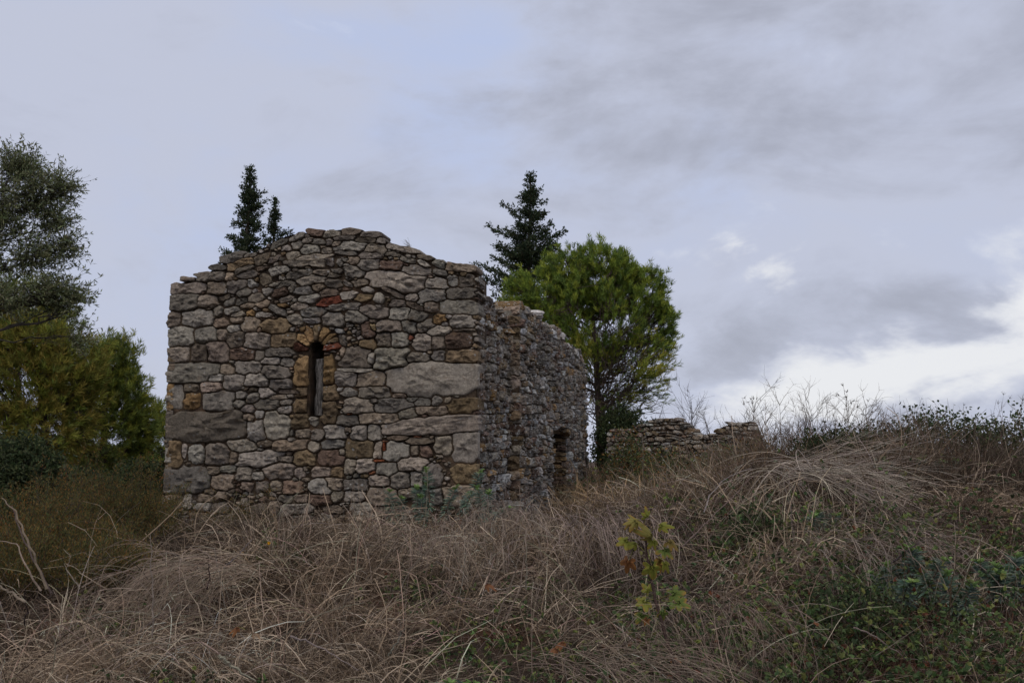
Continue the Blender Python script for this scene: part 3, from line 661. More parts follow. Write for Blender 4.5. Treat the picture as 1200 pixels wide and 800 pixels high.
HOLLOWS = [(P(px, 600, Y)[0], Y, r_, k_) for px, Y, r_, k_ in ((430, 5.5, 1.0, .93), (570, 7.2, .75, .95), (660, 6.2, .65, .92), (480, 8.6, .65, .92), (740, 8.2, .8, .93), (200, 5.9, .6, .9), (620, 9.6, .6, .9), (300, 7.6, .6, .9), (820, 6.0, .8, .93), (560, 11.2, .5, .9), (380, 10.4, .5, .85), (700, 10.6, .6, .9), (330, 6.4, .45, .85))]
def d_mop(x, y):      # bare hollows between the tufts; the ground under the left shrubs is clear
    f = fbm(x * 1.1 + 3, y * 1.1, o=3, s=61); return np.clip(ss(.36, .52, f) + .12, 0, 1) * (1 - .80 * ss(.9, 2.0, x + .12 * (y - 5)) * ss(9.5, 8.0, y)) * np.prod([1 - k_ * ss(r_, r_ * .35, np.hypot(x - x_, (y - y_) * .7)) for x_, y_, r_, k_ in HOLLOWS], axis=0) * (1 - .93 * ss(-3.0, -3.9, x) * ss(7.5, 8.5, y))
mops('dry_grass', 3000, 46, (-8, 9, 4.6, 15.0), .46, STRAW, g1, 'grey brown dead grass lying in combed tufts over the whole slope', dens=d_mop, r=.0026)
# nearest strip with finer, denser stems
mops('dry_grass', 420, 60, (-4, 4, 4.3, 7.0), .36, STRAW, g1, 'tangled dead grass in the foreground', r=.0018, dens=d_mop)
# loose litter flat on the ground
def litter(n, box, g):
    x, y = field(n, *box, g, lambda x, y: np.prod([1 - .8 * ss(r_, r_ * .4, np.hypot(x - x_, (y - y_) * .7)) for x_, y_, r_, k_ in HOLLOWS], axis=0)); n = len(x); a = g.uniform(0, 2 * math.pi, n)
    P0 = np.stack([x, y, ground(x, y) + g.uniform(.0, .10, n)], 1); D0 = np.stack([np.cos(a), np.sin(a), g.uniform(-.1, .35, n)], 1)
    p = grow(P0, D0, g.uniform(.12, .6, n), 5, .1, .2, g, g.uniform(0, .06, n), kink=.6)
    mb = MB(); tubes(mb, p, g.uniform(.0012, .0032, n) * np.clip(y / 8, .8, 1.5), 2, colvar(STRAW[g.integers(0, 5, n)] * .6, n, .3), g=g); return mb
tag(litter(52000, (-8, 9, 4.3, 15.5), g1).build('straw_litter', M_GRASS), 'pale straw and broken stems strewn on the soil', kind='stuff')
# coarse broken stalks thrown over the tufts
def coarse(n, g):
    x, y = field(n, -8, 9, 4.8, 13.0, g, lambda x, y: (fbm(x * .9, y * .9, s=81) > .49) * np.prod([1 - .8 * ss(r_, r_ * .4, np.hypot(x - x_, (y - y_) * .7)) for x_, y_, r_, k_ in HOLLOWS], axis=0) * (1 - .6 * ss(.9, 2, x) * ss(9.5, 8, y)) * (1 - .9 * ss(-3.0, -3.9, x) * ss(7.5, 8.5, y))); n = len(x); low = .2 + .8 * np.maximum(ss(12.5, 10.5, y), ss(0, 1.2, x))
    fx = fbm(x * .5, y * .5, s=83) * 12; P0 = np.stack([x, y, ground(x, y) + g.uniform(0, .12, n)], 1)
    D0 = np.stack([np.cos(fx) * .7 + g.normal(size=n) * .5, -np.abs(np.sin(fx)) * .5 + g.normal(size=n) * .4, g.uniform(.3, 1.3, n)], 1)
    p = grow(P0, D0, g.uniform(.3, .95, n) * low, 8, .16, .06, g, g.uniform(.02, .14, n), kink=.5)
    c = np.array([(.36, .285, .21), (.46, .385, .30), (.26, .195, .14), (.13, .095, .07)])[g.choice(4, n, p=[.35, .25, .25, .15])]
    mb = MB(); tubes(mb, p, g.uniform(.0026, .0052, n), 3, colvar(c, n, .2), g=g); return mb
tag(coarse(7000, g1).build('dry_stems', M_GRASS), 'coarse broken straw coloured stems lying over the dead grass', kind='stuff')
# 2. standing fawn grass beside and behind the chapel
FAWN = np.array([(.25, .165, .085), (.21, .14, .075), (.29, .20, .11), (.17, .12, .075)])
def d_fawn(x, y): return ((x - CR[0]) * FR[0] + (y - CR[1]) * FR[1] > .8 + .0 * y) * ((x > .3) & (x < 4.2 + .1 * y) & (y > 10.2)) * ss(9.8, 12, y) * .9
mops('tall_grass', 900, 44, (.2, 9, 10, 24), .42, FAWN, g1, 'golden brown standing grass beside the chapel', r=.0028, dens=d_fawn, grav=.13, K=6, up=1.8, rad=.16)
mops('tall_grass', 260, 40, (-5.2, .8, 12.0, 14.2), .34, FAWN * .85, g1, 'brown grass growing along the foot of the chapel', r=.0026, dens=lambda x, y: ss(12.2, 13.2, y), grav=.2, K=6, up=1.5, rad=.14)
mops('dry_weeds', 620, 34, (2.2, 9, 10.2, 13.4), .50, np.array([(.20, .145, .10), (.26, .20, .15), (.13, .085, .06), (.16, .10, .06)]), g1, 'brown dry weeds standing along the top of the right bank', r=.0030, grav=.05, K=6, up=2.6, rad=.2, dens=lambda x, y: ss(2.0, 3.4, x) * (fbm(x * 1.3, y * 1.3, s=71) > .46))
mops('dry_weeds', 150, 26, (.8, 6, 14, 22), .55, np.array([(.15, .12, .08), (.20, .16, .11), (.10, .07, .05)]), g1, 'rough brown growth in front of the ruined wall', r=.0045, grav=.06, K=6, up=2.0, rad=.3, dens=d_fawn)
# 3. far plateau behind the bank
mops('dry_grass', 900, 22, (-22, 26, 15, 40), .5, STRAW * .8, g1, 'dull dry grass on the level ground beyond', r=.006, grav=.15, K=5, up=1.5, rad=.4)

# green ground plants: small leaves in patches
GREENS = np.array([(.04, .062, .024), (.055, .085, .03), (.08, .105, .035), (.035, .05, .022), (.12, .13, .04)])
def patch_leaves(name, label, spots, per, hgt, size, g, cols=GREENS, red=.03, spread=1.0):
    """bramble and weeds: leaf sprays held on thin arching canes"""
    mb = MB(); P0 = []; D0 = []
    for (x, y, r_, n) in spots:
        a = g.uniform(0, 2 * math.pi, n); q = np.sqrt(g.random(n)) * r_
        xx = x + np.cos(a) * q * 1.2; yy = y + np.sin(a) * q * .9
        P0.append(np.stack([xx, yy, ground(xx, yy)], 1))
    P0 = np.concatenate(P0); n = len(P0)
    D0 = np.stack([g.normal(size=n) * .5 * spread, g.normal(size=n) * .5 * spread - .15, np.ones(n)], 1)
    p = grow(P0, D0, hgt * g.uniform(.6, 1.6, n), 9, .22, .12, g, .02)
    tubes(mb, p, np.full(n, .0022), 2, colvar((.09, .05, .035), n), mi=1, g=g)
    k = g.integers(2, 9, (n, per)); i = np.repeat(np.arange(n), per); k = k.ravel()
    base = p[i, k]; N_ = len(base)
    d = unit(g.normal(size=(N_, 3)) + np.array([0, -.25, .35])); st = base + d * size * g.uniform(.2, 1.0, (N_, 1))
    cc = colvar(cols[g.integers(0, len(cols), N_)], N_, .25); rd = g.random(N_) < red; cc[rd] = colvar((.095, .038, .02), rd.sum())
    for sgn in (-1, 0, 1):
        dd = unit(d + np.cross(d, rvec(1, g)) * sgn * .9); nn = unit(g.normal(size=(N_, 3)) * .5 + np.array([0, -.3, 1]))
        leaves(mb, st, dd, nn, size * g.uniform(.6, 1.2, N_), size * .6 * g.uniform(.7, 1.1, N_), cc)
    return tag(mb.build(name, [M_LEAF, M_BARK]), label, kind='stuff')
def spot(px, py, Y, r_, n): p = P(px, py, Y); return (p[0], Y, r_, n)
g2 = np.random.default_rng(12)
patch_leaves('bramble', 'dark green bramble sprawling through the brush on the right', [
    spot(900, 610, 9.2, .75, 130), spot(840, 600, 10.5, .5, 70), spot(870, 690, 7.0, .7, 170), spot(960, 660, 7.6, .6, 90), spot(1140, 620, 8.5, .9, 150), spot(1040, 720, 6.4, .6, 110), spot(1060, 650, 8, .6, 90),
    spot(1100, 700, 6.6, .9, 150), spot(950, 760, 5.6, .8, 130), spot(1180, 760, 5.6, .7, 100), spot(1040, 600, 9.5, .6, 40), spot(1180, 560, 11, .8, 70), spot(830, 770, 5.6, .5, 70)], 6, .62, .040, g2)
patch_leaves('bramble', 'bramble with a few red leaves below the ruined wall', [spot(810, 560, 18, 1.6, 150), spot(870, 545, 16.5, 1.2, 90), spot(760, 555, 19, 1.2, 60)], 7, .95, .06, g2, red=.03)
patch_leaves('weeds', 'low green weeds showing between the dead grass', [
    spot(400, 770, 5.4, .7, 60), spot(120, 690, 7.8, .3, 40), spot(230, 740, 6.2, .35, 50), spot(180, 790, 5.2, .3, 35), spot(560, 690, 7.5, .35, 30), spot(500, 650, 9, .3, 30),
    spot(740, 650, 8.5, .3, 40), spot(330, 650, 9.6, .35, 50), spot(430, 600, 5.5, .7, 80), spot(570, 600, 7.2, .45, 50), spot(660, 600, 6.2, .45, 50), spot(740, 600, 8.2, .5, 60), spot(480, 600, 8.6, .45, 40), spot(460, 790, 5.2, .5, 60), spot(600, 780, 5.4, .4, 50), spot(640, 660, 8.5, .3, 36), spot(690, 760, 5.8, .4, 40), spot(420, 735, 6.2, .4, 35), spot(520, 790, 5.2, .35, 30), spot(690, 700, 7, .3, 30), spot(60, 640, 10, .6, 20)], 6, .24, .034, g2, red=.01)

# ---- trees
def kmeans(p, k, g, it=7):
    k = min(k, len(p)); c = p[g.choice(len(p), k, replace=False)]
    for _ in range(it):
        l = ((p[:, None] - c[None]) ** 2).sum(-1).argmin(1)
        for j in range(k):
            if (l == j).any(): c[j] = p[l == j].mean(0)
    return l, c
def skeleton(mb, base, trunk, targets, k1, k2, r0, col, g, rise=.5, jit=.04, mi=0, tw=.006, sag=0.0, tmin=.25):
    """trunk polyline (K,3); limbs and twigs reach every target"""
    K = len(trunk); tr = np.array(trunk, float)
    rt = r0 * np.linspace(1, .25, K); tubes(mb, tr[None], rt[None], 8, col, mi)
    l1, c1 = kmeans(targets, k1, g)
    tt = np.linspace(0, 1, 60); tp = np.stack([np.interp(tt, np.linspace(0, 1, K), tr[:, a]) for a in range(3)], 1)
    for j in range(len(c1)):
        sel = targets[l1 == j]
        if len(sel) < 2: continue
        h = np.linalg.norm(c1[j][:2] - tr[-1][:2]); zc = c1[j][2] - rise * h
        i = int(np.clip(np.abs(tp[:, 2] - zc).argmin(), int(60 * tmin), 59)); s0 = tp[i]; rl = r0 * (1 - .75 * tt[i]) * .55 * min(1, .5 + len(sel) / len(targets) * k1 * .4)
        main = curve(s0[None], c1[j][None], np.array([[0, 0, -sag]]) + (c1[j] - s0)[None] * [.12, .12, -.1], 10, jit * .5, g)
        tubes(mb, main, np.array([rl]), 5, col, mi, g)
        l2, c2 = kmeans(sel, max(2, int(len(sel) / max(1, len(targets) / (k1 * k2)))), g, 5)
        a0 = main[0][np.clip(((np.random.default_rng(1).random(len(c2)) * .55 + .3) * 9).astype(int), 2, 8)]
        sec = curve(a0, c2, (c2 - a0) * .1 + np.array([0, 0, -sag]), 8, jit * .5, g); tubes(mb, sec, np.full(len(c2), rl * .42), 4, col, mi, g)
        for m_ in range(len(c2)):
            t3 = sel[l2 == m_]
            if not len(t3): continue
            b0 = sec[m_][g.integers(3, 8, len(t3))]
            th = curve(b0, t3, (t3 - b0) * .1 + np.array([0, 0, -sag * .6]), 5, jit * .35, g); tubes(mb, th, np.full(len(t3), tw), 3, col, mi, g)
def blobs(spec, Y, dep, g, shell=.55, flat=1.0):
    """targets in ellipsoids given as photo pixels (px,py,rx,ry,n[,dy]) at distance Y"""
    out = []
    for e in spec:
        px, py, rx, ry, n = e[:5]; dy = e[5] if len(e) > 5 else 0
        u = rvec(n, g); q = (shell + (1 - shell) * g.random(n))[:, None]; u = u * q
        c = P(px, py, Y + dy); sx = rx / FPX * (Y + dy); sz = ry / FPX * (Y + dy)
        out.append(c + u * np.array([sx, sx * dep, sz]))
    return np.concatenate(out)
def needle_tufts(mb, pts, cen, g, per, ln, spread, cols, wid, up=.6, mi=1, axis=.16):
    n = len(pts); ax = unit(unit(pts - cen) * .75 + np.array([0, 0, up]) + g.normal(size=(n, 3)) * .3)
    i = np.repeat(np.arange(n), per); N_ = len(i)
    a = ax[i]; pos = pts[i] + a * (g.random((N_, 1)) - .5) * axis
    d = unit(a + rvec(N_, g) * spread)
    c = cols[g.integers(0, len(cols), n)][i] if cols.ndim == 2 else cols
    c = colvar(c, N_, .22, .04, g)
    leaves(mb, pos, d, rvec(N_, g), ln * g.uniform(.7, 1.2, N_), wid, c, mi=mi, pts=4)

PINE = np.array([(.10, .132, .020), (.075, .105, .020), (.135, .155, .022), (.048, .072, .016)])
PINEY = np.array([(.15, .15, .025), (.11, .125, .022), (.18, .16, .03)])
g3 = np.random.default_rng(13)
# umbrella pine right of the chapel
Yp = 29.0; spec = [(690, 318, 62, 30, 210), (635, 345, 48, 34, 170), (745, 345, 42, 34, 150), (690, 370, 88, 60, 330), (770, 385, 27, 34, 90), (612, 360, 28, 34, 70), (640, 395, 42, 30, 130), (722, 340, 60, 40, 120), (665, 315, 30, 24, 60), (705, 308, 36, 22, 70), (745, 330, 24, 22, 40), (782, 372, 14, 20, 30)]
t_hi = blobs(spec, Yp, .9, g3, .72)
def clump(t, k, f, g):
    l, c = kmeans(t, k, g, 4); return c[l] + (t - c[l]) * f
t_hi = np.concatenate([t_hi, blobs([(700, 350, 48, 36, 200), (660, 360, 40, 34, 90)], Yp, .8, g3, .15)]); t_hi = clump(t_hi, 110, .7, g3); t_hi += np.array([0, 0, 1]) * (fbm(t_hi[:, 0] * 1.1, t_hi[:, 1] * 1.1, t_hi[:, 2] * .4, s=95)[:, None] - .5) * .25
t_lo = blobs([(750, 418, 50, 40, 200), (758, 455, 30, 24, 40), (680, 425, 50, 38, 170), (725, 470, 36, 18, 40)], Yp, .9, g3, .5)
pb = P(706, 560, Yp); pb[2] = gpt(pb[0], Yp)[2]
tree = root('umbrella_pine', pb, 'rounded bright green pine with a bare lower crown, standing behind the long chapel wall', 'pine tree', 'pine trees')
mb = MB(); tr = [pb, P(703, 500, Yp), P(700, 450, Yp), P(697, 400, Yp), P(694, 355, Yp)]
skeleton(mb, pb, tr, np.concatenate([t_hi, t_lo]), 15, 7, .14, (.10, .075, .06), g3, rise=.95, jit=.10, tw=.011, tmin=.28)
# thin dead lower branches
n = 170; s0 = np.stack([np.interp(g3.uniform(.22, .6, n), np.linspace(0, 1, 5), np.array(tr)[:, a]) for a in range(3)], 1); s0 = np.array(tr[1]) + (np.array(tr[3]) - tr[1]) * g3.random((n, 1))
dr = unit(np.stack([g3.normal(size=n) + .5, g3.normal(size=n), g3.uniform(.2, 1.2, n)], 1)); e0 = s0 + dr * g3.uniform(.8, 2.2, (n, 1))
br = curve(s0, e0, np.tile([0, 0, -.15], (n, 1)), 7, .05, g3); tubes(mb, br, np.full(n, .018), 3, (.12, .09, .07))
i = np.repeat(np.arange(n), 5); b2 = br[i, g3.integers(2, 6, len(i))]; e2 = b2 + unit(dr[i] + rvec(len(i), g3) * .8) * g3.uniform(.3, .9, (len(i), 1))
tubes(mb, curve(b2, e2, np.zeros((len(i), 3)), 5, .03, g3), np.full(len(i), .010), 3, (.12, .09, .07))
mb.build('trunk', M_BARK, tree)
mb = MB(); cen = P(700, 440, Yp)
tt = np.concatenate([t_hi, t_hi + g3.normal(size=t_hi.shape) * .12, t_hi + g3.normal(size=t_hi.shape) * .12])
needle_tufts(mb, tt, cen, g3, 26, .15, .75, PINE, .016, up=.35, mi=0, axis=.17)
needle_tufts(mb, np.concatenate([t_lo, t_lo + g3.normal(size=t_lo.shape) * .14]), cen, g3, 18, .15, .6, np.concatenate([PINE, PINEY]), .016, up=.5, mi=0, axis=.22)
ty = blobs([(684, 408, 24, 22, 50), (757, 432, 20, 14, 26), (640, 390, 20, 14, 20)], Yp - 1.2, .8, g3, .3); needle_tufts(mb, ty, cen, g3, 22, .16, .6, PINEY * 1.05, .017, mi=0, axis=.2)
mb.build('crown', M_NEEDLE, tree)
# cones
mb = MB(); cp = P(738, 467, Yp)
u = np.linspace(0, math.pi, 7)[:, None]; w_ = np.arange(8) * math.pi / 4; S = np.stack([np.sin(u) * np.cos(w_) * .09, np.sin(u) * np.sin(w_) * .09, np.cos(u) * .12 * np.ones(8)], -1) * (1 + .1 * rng.normal(size=(7, 8, 1)))
ix = np.arange(56).reshape(7, 8); nx = np.roll(ix, -1, 1); mb.add(S + cp, q=np.stack([ix[:-1], nx[:-1], nx[1:], ix[1:]], -1), col=(.06, .045, .035)); mb.build('cone', M_BARK, tree)

# cypresses
CYP = np.array([(.026, .040, .020), (.036, .052, .025), (.020, .030, .016), (.055, .06, .03)])
def cypress(px, ptop, Y, halfw, label, g, nb=130, ragged=.35, lean=0, rise=.45, group='cypresses behind the chapel', low=.05, dens=26, explicit=None, power=.8):
    top = P(px, ptop, Y); base = gpt(top[0] + lean, Y); H = top[2] - base[2]
    t = root('cypress', base, label, 'cypress', group); mb = MB()
    K = 12; z = np.linspace(0, 1, K)[:, None]; trk = base + (top - base) * z + np.sin(z * 7) * np.array([[.04, .03, 0]]); tubes(mb, trk[None], np.linspace(.14, .012, K)[None] * H / 7, 6, (.09, .07, .055))
    W = halfw / FPX * Y; h = low + (1 - low) * g.random(nb) ** .8; h = np.sort(h)
    env = W * np.clip((1 - h) ** power * 1.35, 0.03, 1) * (1 - ragged + ragged * 1.6 * g.random(nb))
    a = np.arange(nb) * 2.399 + g.normal(size=nb) * .4; s0 = base + (top - base) * h[:, None]
    e0 = s0 + np.stack([np.cos(a) * env, np.sin(a) * env, env * (rise + g.normal(size=nb) * .2)], 1)
    if explicit is not None:
        ex = np.array([P(x_, y_, Y) for x_, y_ in explicit]); sx = base + (top - base) * np.clip((ex[:, 2] - base[2] - .35 * np.abs(ex[:, 0] - top[0])) / H, .05, .97)[:, None]
        s0 = np.concatenate([s0, sx]); e0 = np.concatenate([e0, ex]); nb = len(s0)
    br = curve(s0, e0, np.array([[0, 0, -.12]]) * np.linalg.norm(e0 - s0, axis=1)[:, None], 7, .02, g); tubes(mb, br, np.full(nb, .02), 3, (.07, .055, .045)); mb.build('trunk', M_BARK, t)
    mb = MB(); Lb = np.linalg.norm(e0 - s0, axis=1); cnt = np.maximum(5, (Lb * dens).astype(int)); i = np.repeat(np.arange(nb), cnt); n = len(i)
    u = .12 + .88 * g.random(n); k = u * 6; k0 = np.clip(k.astype(int), 0, 5); f = (k - k0)[:, None]; p = br[i, k0] * (1 - f) + br[i, k0 + 1] * f
    dd = unit(e0 - s0)[i]; p = p + g.normal(size=(n, 3)) * .045 * (1.4 - u[:, None])
    sub = 6; j = np.repeat(np.arange(n), sub); N_ = len(j)
    ax = unit(dd[j] * .9 + np.repeat(rvec(n, g), sub, 0) * .9 + np.array([0, 0, .35])); pos = p[j] + ax * g.random((N_, 1)) * .14 + g.normal(size=(N_, 3)) * .018
    leaves(mb, pos, unit(ax + rvec(N_, g) * .5), rvec(N_, g), .08 * g.uniform(.6, 1.3, N_), .042, colvar(CYP[g.integers(0, 4, N_)], N_, .2), pts=4)
    mb.build('crown', M_LEAF, t); return t
g4 = np.random.default_rng(14)
cypress(293, 199, 36, 38, 'taller dark cypress peeking over the left slope of the gable', g4, nb=230, ragged=1.0, low=.5, explicit=[(270, 277), (277, 291), (313, 236), (310, 225), (286, 232), (280, 251), (312, 275), (262, 300)], dens=46)
cypress(322, 235, 37, 19, 'short thin dark cypress just right of the taller one behind the gable', g4, nb=140, ragged=1.0, low=.45, explicit=[(335, 272), (331, 281), (342, 271), (315, 262)], dens=46)
cypress(621, 205, 33, 74, 'broad ragged dark cypress behind the round pine', g4, nb=200, ragged=.95, rise=.30, power=1.0, low=.4, dens=46,
        explicit=[(572, 265), (589, 239), (661, 270), (655, 276), (648, 290), (556, 308), (560, 322), (640, 235), (634, 222), (602, 250), (585, 285), (575, 300), (645, 300), (590, 310), (600, 300), (612, 232), (566, 330), (640, 275), (580, 270), (637, 254)])

# left pines
def pine(px, ptop, Y, spec, label, g, cols, base_px, per=20, ln=.16, wid=.016, k1=10, group='pine trees', shell=.55, lows=None, r0=.13, mult=2):
    tg = blobs(spec, Y, .9, g, shell); b = P(base_px, 560, Y); b = gpt(b[0], Y); top = P(px, ptop, Y)
    t = root('pine_tree', b, label, 'pine tree', group); mb = MB()
    trk = [b + (top - b) * f + np.array([math.sin(f * 5) * .08, 0, 0]) for f in np.linspace(0, .9, 6)]
    skeleton(mb, b, trk, tg, k1, 7, r0, (.08, .06, .05), g, rise=.6, jit=.07, tw=.010); mb.build('trunk', M_BARK, t)
    mb = MB(); cen = (b + top) / 2; cen = np.array([top[0], Y, tg[:, 2].mean() - .8])
    tt = np.concatenate([tg] + [tg + g.normal(size=tg.shape) * .15 for _ in range(mult - 1)])
    needle_tufts(mb, tt, cen, g, per, ln, .8, cols * np.array([.88, .78, .9]), wid, up=.35, mi=0, axis=.17); mb.build('crown', M_NEEDLE, t); return t
g5 = np.random.default_rng(15)
pine(130, 405, 25, [(130, 425, 30, 28, 190), (150, 470, 22, 38, 160), (100, 460, 40, 50, 240), (125, 525, 46, 40, 260), (165, 505, 16, 30, 110)], 'mid green pine with its crown edge nearest the chapel on the left', g5, PINE, 112, mult=3)
pine(45, 385, 22, [(40, 400, 45, 34, 240), (85, 440, 40, 44, 260), (20, 450, 50, 60, 300), (60, 500, 60, 40, 240), (0, 380, 30, 30, 90), (-40, 440, 50, 60, 160)], 'yellowish green thin pine behind the olive branches at the left edge', g5, np.concatenate([PINE[:3], PINEY * .85, PINEY * .7]), 55, mult=3)
pine(20, 330, 27, [(20, 350, 50, 30, 170), (-20, 400, 50, 60, 200), (60, 375, 36, 22, 110)], 'fresh green pine top behind the olive branches at the left edge', g5, PINE * 1.1, 20)
pine(186, 468, 33, [(186, 486, 9, 16, 50), (205, 500, 22, 25, 80), (188, 515, 8, 20, 30)], 'small pine showing past the left corner of the chapel', g5, PINE, 206)

# olive tree leaning in from the left
g6 = np.random.default_rng(16); Yo = 9.6
OL = np.array([(.105, .115, .05), (.14, .15, .075), (.075, .085, .038), (.17, .18, .11), (.055, .065, .03)])
spec = [(14, 200, 22, 22, 70), (38, 228, 32, 28, 100), (70, 225, 12, 15, 32), (5, 260, 40, 40, 130), (54, 262, 22, 22, 50), (34, 300, 38, 22, 90), (74, 290, 10, 10, 22), (-40, 260, 50, 80, 120), (60, 343, 32, 16, 74), (82, 350, 12, 10, 26), (20, 330, 40, 25, 34), (10, 355, 40, 16, 40), (85, 395, 14, 16, 14), (-50, 340, 50, 40, 60)]
tg = blobs(spec, Yo, 1.0, g6, .3); tg = tg[g6.random(len(tg)) < .68]; tg = clump(tg, 60, .7, g6); ob = P(-190, 560, Yo); ob = gpt(ob[0], Yo)
ol = root('olive_tree', ob, 'grey green olive tree reaching in from the left edge above the pines', 'olive tree')
mb = MB(); trk = [ob, P(-170, 480, Yo), P(-140, 420, Yo), P(-100, 370, Yo), P(-60, 320, Yo), P(-30, 260, Yo)]
skeleton(mb, ob, trk, tg, 16, 6, .075, (.07, .06, .05), g6, rise=.35, jit=.03, tw=.0035, sag=.05, tmin=.35)
mb.build('trunk', M_BARK, ol)
mb = MB(); per = 9; n = len(tg); tw = unit((tg - P(-120, 330, Yo)) * np.array([1, 1, 1]) + rvec(n, g6) * 1.0 + [0, 0, .3])
K = 6; i = np.repeat(np.arange(n), 3); tdir = unit(tw[i] + rvec(len(i), g6) * .8); tb = tg[i] + g6.normal(size=(len(i), 3)) * .03
sp = grow(tb, tdir, g6.uniform(.15, .32, len(i)), K, .05, .08, g6); tubes(mb, sp, np.full(len(i), .002), 3, (.09, .08, .06), mi=1, g=g6)
m_ = len(i); j = np.repeat(np.arange(m_), 16); N_ = len(j); u = g6.random(N_) * (K - 1.01); k0 = u.astype(int); f = (u - k0)[:, None]; pos = sp[j, k0] * (1 - f) + sp[j, k0 + 1] * f
leaves(mb, pos, unit(tdir[j] * .7 + rvec(N_, g6)), rvec(N_, g6), .052 * g6.uniform(.6, 1.2, N_), .012 * g6.uniform(.8, 1.2, N_), colvar(OL[g6.integers(0, 5, N_)], N_, .2), pts=4)
mb.build('crown', [M_LEAF, M_BARK], ol)

# ---- shrubs
def shrub(name, cat, px, ptop, Y, halfw, label, g, cols, leaf=(.05, .025), n=260, per=26, kind='round', group=None, stemcol=(.07, .055, .045), fl=.35, mult=1):
    top = P(px, ptop, Y); b = gpt(top[0], Y); H = max(.3, top[2] - b[2]); W = halfw / FPX * Y
    t = root(name, b, label, cat, group)
    u = rvec(n, g); q = (.35 + .65 * g.random(n) ** .6)[:, None]
    tg = b + np.array([0, 0, H * .55]) + u * q * np.array([W, W * .8, H * .47]) + g.normal(size=(n, 3)) * .04
    tg[:, 2] = np.maximum(tg[:, 2], ground(tg[:, 0], tg[:, 1]) + .05)
    mb = MB()
    if kind == 'feather':
        P0 = b + np.stack([g.normal(size=n) * W * .35, g.normal(size=n) * W * .3, np.zeros(n)], 1); P0[:, 2] = ground(P0[:, 0], P0[:, 1])
        D0 = np.stack([(P0[:, 0] - b[0]) / W * .9 + g.normal(size=n) * .22, (P0[:, 1] - b[1]) / W * .9 + g.normal(size=n) * .22, np.ones(n)], 1)
        Ls = H * g.uniform(.45, 1.12, n) ** 1.0; sp = grow(P0, D0, Ls, 12, .012, .07, g)
        tubes(mb, sp, np.full(n, .004), 3, colvar(stemcol, n)); mb.build('stems', M_BARK, t)
        mb = MB(); cnt = per * 6; j = np.repeat(np.arange(n), cnt); N_ = len(j); u_ = (.12 + .88 * g.random(N_)) * 10.9; k0 = u_.astype(int); f = (u_ - k0)[:, None]; pos = sp[j, k0] * (1 - f) + sp[j, k0 + 1] * f
        side = rvec(N_, g); side[:, 2] = np.abs(side[:, 2]) * .6 + .3; side = unit(side); rr = (.17 * (1 - (u_ / 12) ** 2) + .02)[:, None]
        pos = pos + side * rr * g.random((N_, 1))
        leaves(mb, pos, unit(side + np.array([0, 0, .5])), rvec(N_, g), leaf[0] * g.uniform(.6, 1.3, N_), leaf[1], colvar(cols[g.integers(0, len(cols), N_)], N_, .25), pts=4)
        mb.build('foliage', M_LEAF, t); return t
    skeleton(mb, b, [b + np.array([0, 0, a * H * .4]) for a in (0, .5, 1)], tg, 9, 6, .035, stemcol, g, rise=.8, jit=.03, tw=.004, tmin=0); mb.build('stems', M_BARK, t)
    mb = MB(); j = np.repeat(np.arange(n), per); N_ = len(j); pos = tg[j] + g.normal(size=(N_, 3)) * .075
    leaves(mb, pos, unit(rvec(N_, g) + [0, -.1, .3]), unit(rvec(N_, g) + [0, -.2, .8]), leaf[0] * g.uniform(.6, 1.3, N_), leaf[1] * g.uniform(.8, 1.2, N_), colvar(cols[g.integers(0, len(cols), N_)], N_, .25), fold=fl)
    mb.build('foliage', M_LEAF, t); return t
g7 = np.random.default_rng(17)
DG = np.array([(.030, .042, .018), (.042, .056, .024), (.022, .032, .015), (.06, .07, .03)])
RG = np.array([(.070, .066, .022), (.095, .072, .024), (.050, .058, .022), (.14, .080, .025)])
shrub('evergreen_bush', 'bush', 25, 518, 14, 50, 'dense dark evergreen bush under the pines at the left edge', g7, DG, (.06, .03), 520, 30, group='bushes on the left')
shrub('evergreen_bush', 'bush', 95, 556, 15.5, 48, 'dark leafy bush in the gap below the greener pine', g7, DG, (.06, .03), 420, 28, group='bushes on the left')
shrub('evergreen_bush', 'bush', 165, 545, 18, 34, 'dull green bush tucked against the left corner of the chapel', g7, DG, (.07, .035), 330, 26, group='bushes on the left')
shrub('evergreen_bush', 'bush', -60, 550, 12, 60, 'dark bush cut by the left edge of the photo', g7, DG, (.06, .03), 380, 26, group='bushes on the left')
for px, pt, Y, hw, lb, n in ((60, 556, 9.8, 52, 'rusty green feathery shrub in front of the dark bushes, farthest left of the feathery ones', 130), (112, 538, 11.2, 46, 'tall feathery shrub with thin rusty tips between the dark bush and the chapel', 150),
                          (163, 560, 11.4, 44, 'feathery olive brown shrub nearest the left corner of the chapel', 130), (15, 590, 10.0, 40, 'reddish brown feathery shrub low at the left edge', 96), (30, 612, 8.9, 44, 'low rusty feathery shrub nearest the broken reeds on the left', 110), (125, 618, 8.9, 40, 'low feathery shrub nearest the straight pale stick on the left', 110), (110, 600, 10.2, 46, 'low dark feathery shrub spreading over the dry grass', 130)):
    shrub('feathery_shrub', 'shrub', px, pt, Y, hw, lb, g7, RG if n != 96 else RG * np.array([1.5, 1, .9]), (.030, .007), n, 26, 'feather', 'feathery shrubs on the left')
